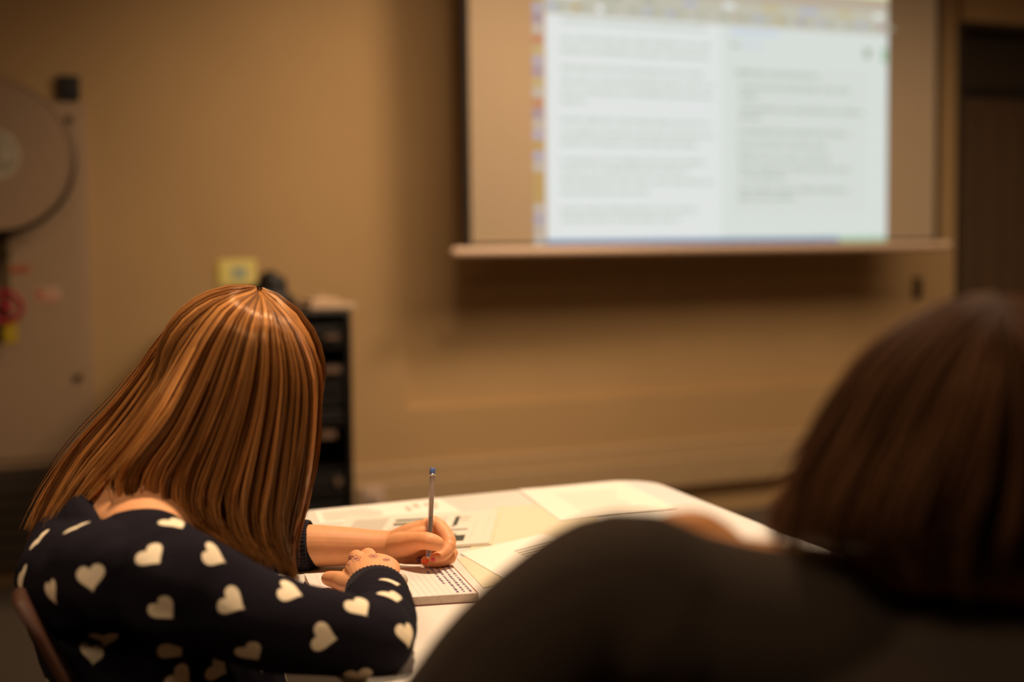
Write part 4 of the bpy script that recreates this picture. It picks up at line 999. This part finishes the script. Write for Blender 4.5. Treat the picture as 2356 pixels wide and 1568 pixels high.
c2.tube([at(1560, 1420, .92), at(1445, 1362, .93), at(1290, 1460, .945), at(1130, 1600, .965), EL2], [.058, .056, .058, .056, .046], res=5, seg=26)
c2.tube([EL2, EL2.lerp(WR2, .5), WR2], [.046, .042, .034], res=4, seg=22)
c2.tube([RS, RS.lerp(ER2, .5), ER2, WR3], [.066, .055, .048, .036], res=4, seg=22)
cm2 = remesh(c2, .005, 6); v2 = mesh_arrays(cm2); n2_ = np.zeros(len(v2) * 3); cm2.vertices.foreach_get('normal', n2_); n2_ = n2_.reshape(-1, 3)
for i in range(len(v2)): v2[i] += n2_[i] * (noise.noise(V(v2[i]) * 12) * .005)
cm2.vertices.foreach_set('co', v2.ravel()); cm2.update(); cm2.materials.append(M['coat'])
link('jumper', cm2, p2, None, smooth=True, recalc=False, label='dark charcoal jumper')
tr2 = MB()
for q in (-1, 1):
    hp = pel2 + ss2 * .09 * q; kn = hp + ff2 * .40 + V((0, 0, .01)); an = V((kn.x, kn.y, .12)); tr2.tube([hp, hp.lerp(kn, .5), kn, kn.lerp(an, .4), an], [.098, .088, .068, .062, .048], res=3, seg=18)
tm = remesh(tr2, .006, 3); tm.materials.append(M['tights']); link('trousers', tm, p2, None, smooth=True, recalc=False)
G2 = [
 [(2290, 690, 1.02), (2200, 720, 1.06), (2110, 800, 1.09), (2060, 900, 1.10), (2030, 1010, 1.10), (2010, 1120, 1.09), (2000, 1200, 1.08)],
 [(2290, 680, 1.00), (2190, 692, 1.02), (2090, 745, 1.03), (1995, 835, 1.03), (1935, 945, 1.03), (1885, 1050, 1.02), (1840, 1150, 1.01), (1820, 1230, 1.0)],
 [(2285, 680, .97), (2195, 690, .96), (2100, 730, .955), (2010, 795, .95), (1945, 870, .95), (1895, 960, .95), (1855, 1050, .95), (1815, 1130, .945), (1785, 1200, .94), (1780, 1275, .935)],
 [(2285, 684, .94), (2210, 712, .91), (2120, 775, .90), (2045, 865, .89), (1990, 965, .885), (1940, 1060, .88), (1895, 1150, .88), (1865, 1230, .88), (1885, 1300, .88)],
 [(2290, 688, .93), (2245, 745, .885), (2175, 855, .865), (2115, 970, .86), (2065, 1080, .855), (2025, 1175, .855), (2015, 1255, .86), (2065, 1325, .865)],
 [(2300, 690, .925), (2285, 780, .87), (2255, 920, .85), (2215, 1050, .85), (2175, 1150, .85), (2150, 1235, .85), (2165, 1310, .855), (2200, 1380, .86)],
 [(2320, 690, .925), (2365, 800, .87), (2375, 950, .85), (2362, 1080, .85), (2342, 1180, .85), (2322, 1275, .85), (2330, 1370, .855)],
 [(2340, 690, .94), (2455, 810, .90), (2510, 950, .885), (2525, 1080, .88), (2515, 1200, .88), (2500, 1310, .88)],
 [(2345, 690, .97), (2490, 810, .98), (2570, 970, 1.0), (2590, 1120, 1.0), (2580, 1270, 1.0)],
 [(2340, 690, 1.0), (2470, 780, 1.05), (2540, 920, 1.09), (2560, 1100, 1.1), (2555, 1230, 1.1)],
]
G2.append(G2[0])
make_hair(G2, H2, 3600, .0013, 'hair', 'hair2', p2, depth=.018, seed=5, label='brown shoulder-length hair', clump=14, amp=.004, head=(H2 + u2 * .0092 - f2 * .0055, (s2, f2, u2), (.070, .0856, .0846)), crown=(2298, 682, .985))
ch2 = empty('chair', base2, 'chair under the blurred person in the right foreground', 'chair')
MB().prism(rounded([V((pel2.x, pel2.y, .365)) + ff2 * a + ss2 * b for a, b in ((-.2, -.2), (.22, -.2), (.22, .2), (-.2, .2))], .05), (0, 0, .018), 'chair').build('seat', parent=ch2, bevel=.005)
for a, b in ((-.17, -.17), (-.17, .17), (.18, -.17), (.18, .17)):
    q = base2 + ff2 * a + ss2 * b; MB().tube([q, q + V((0, 0, .364))], .011, 'metal', seg=14, cap=False).build('leg', parent=ch2, smooth=True)
for b in (-.18, .18): 
    q = base2 - ff2 * .185 + ss2 * b; MB().tube([q + V((0, 0, .37)), q + V((0, 0, .66)) - ff2 * .02], .011, 'metal', seg=14).build('back_post', parent=ch2, smooth=True)
MB().box(base2 - ff2 * .21 - ss2 * .19 + V((0, 0, .5)), ss2 * .38, ff2 * .012, (0, 0, .17), 'chair').build('backrest', parent=ch2, bevel=.004)
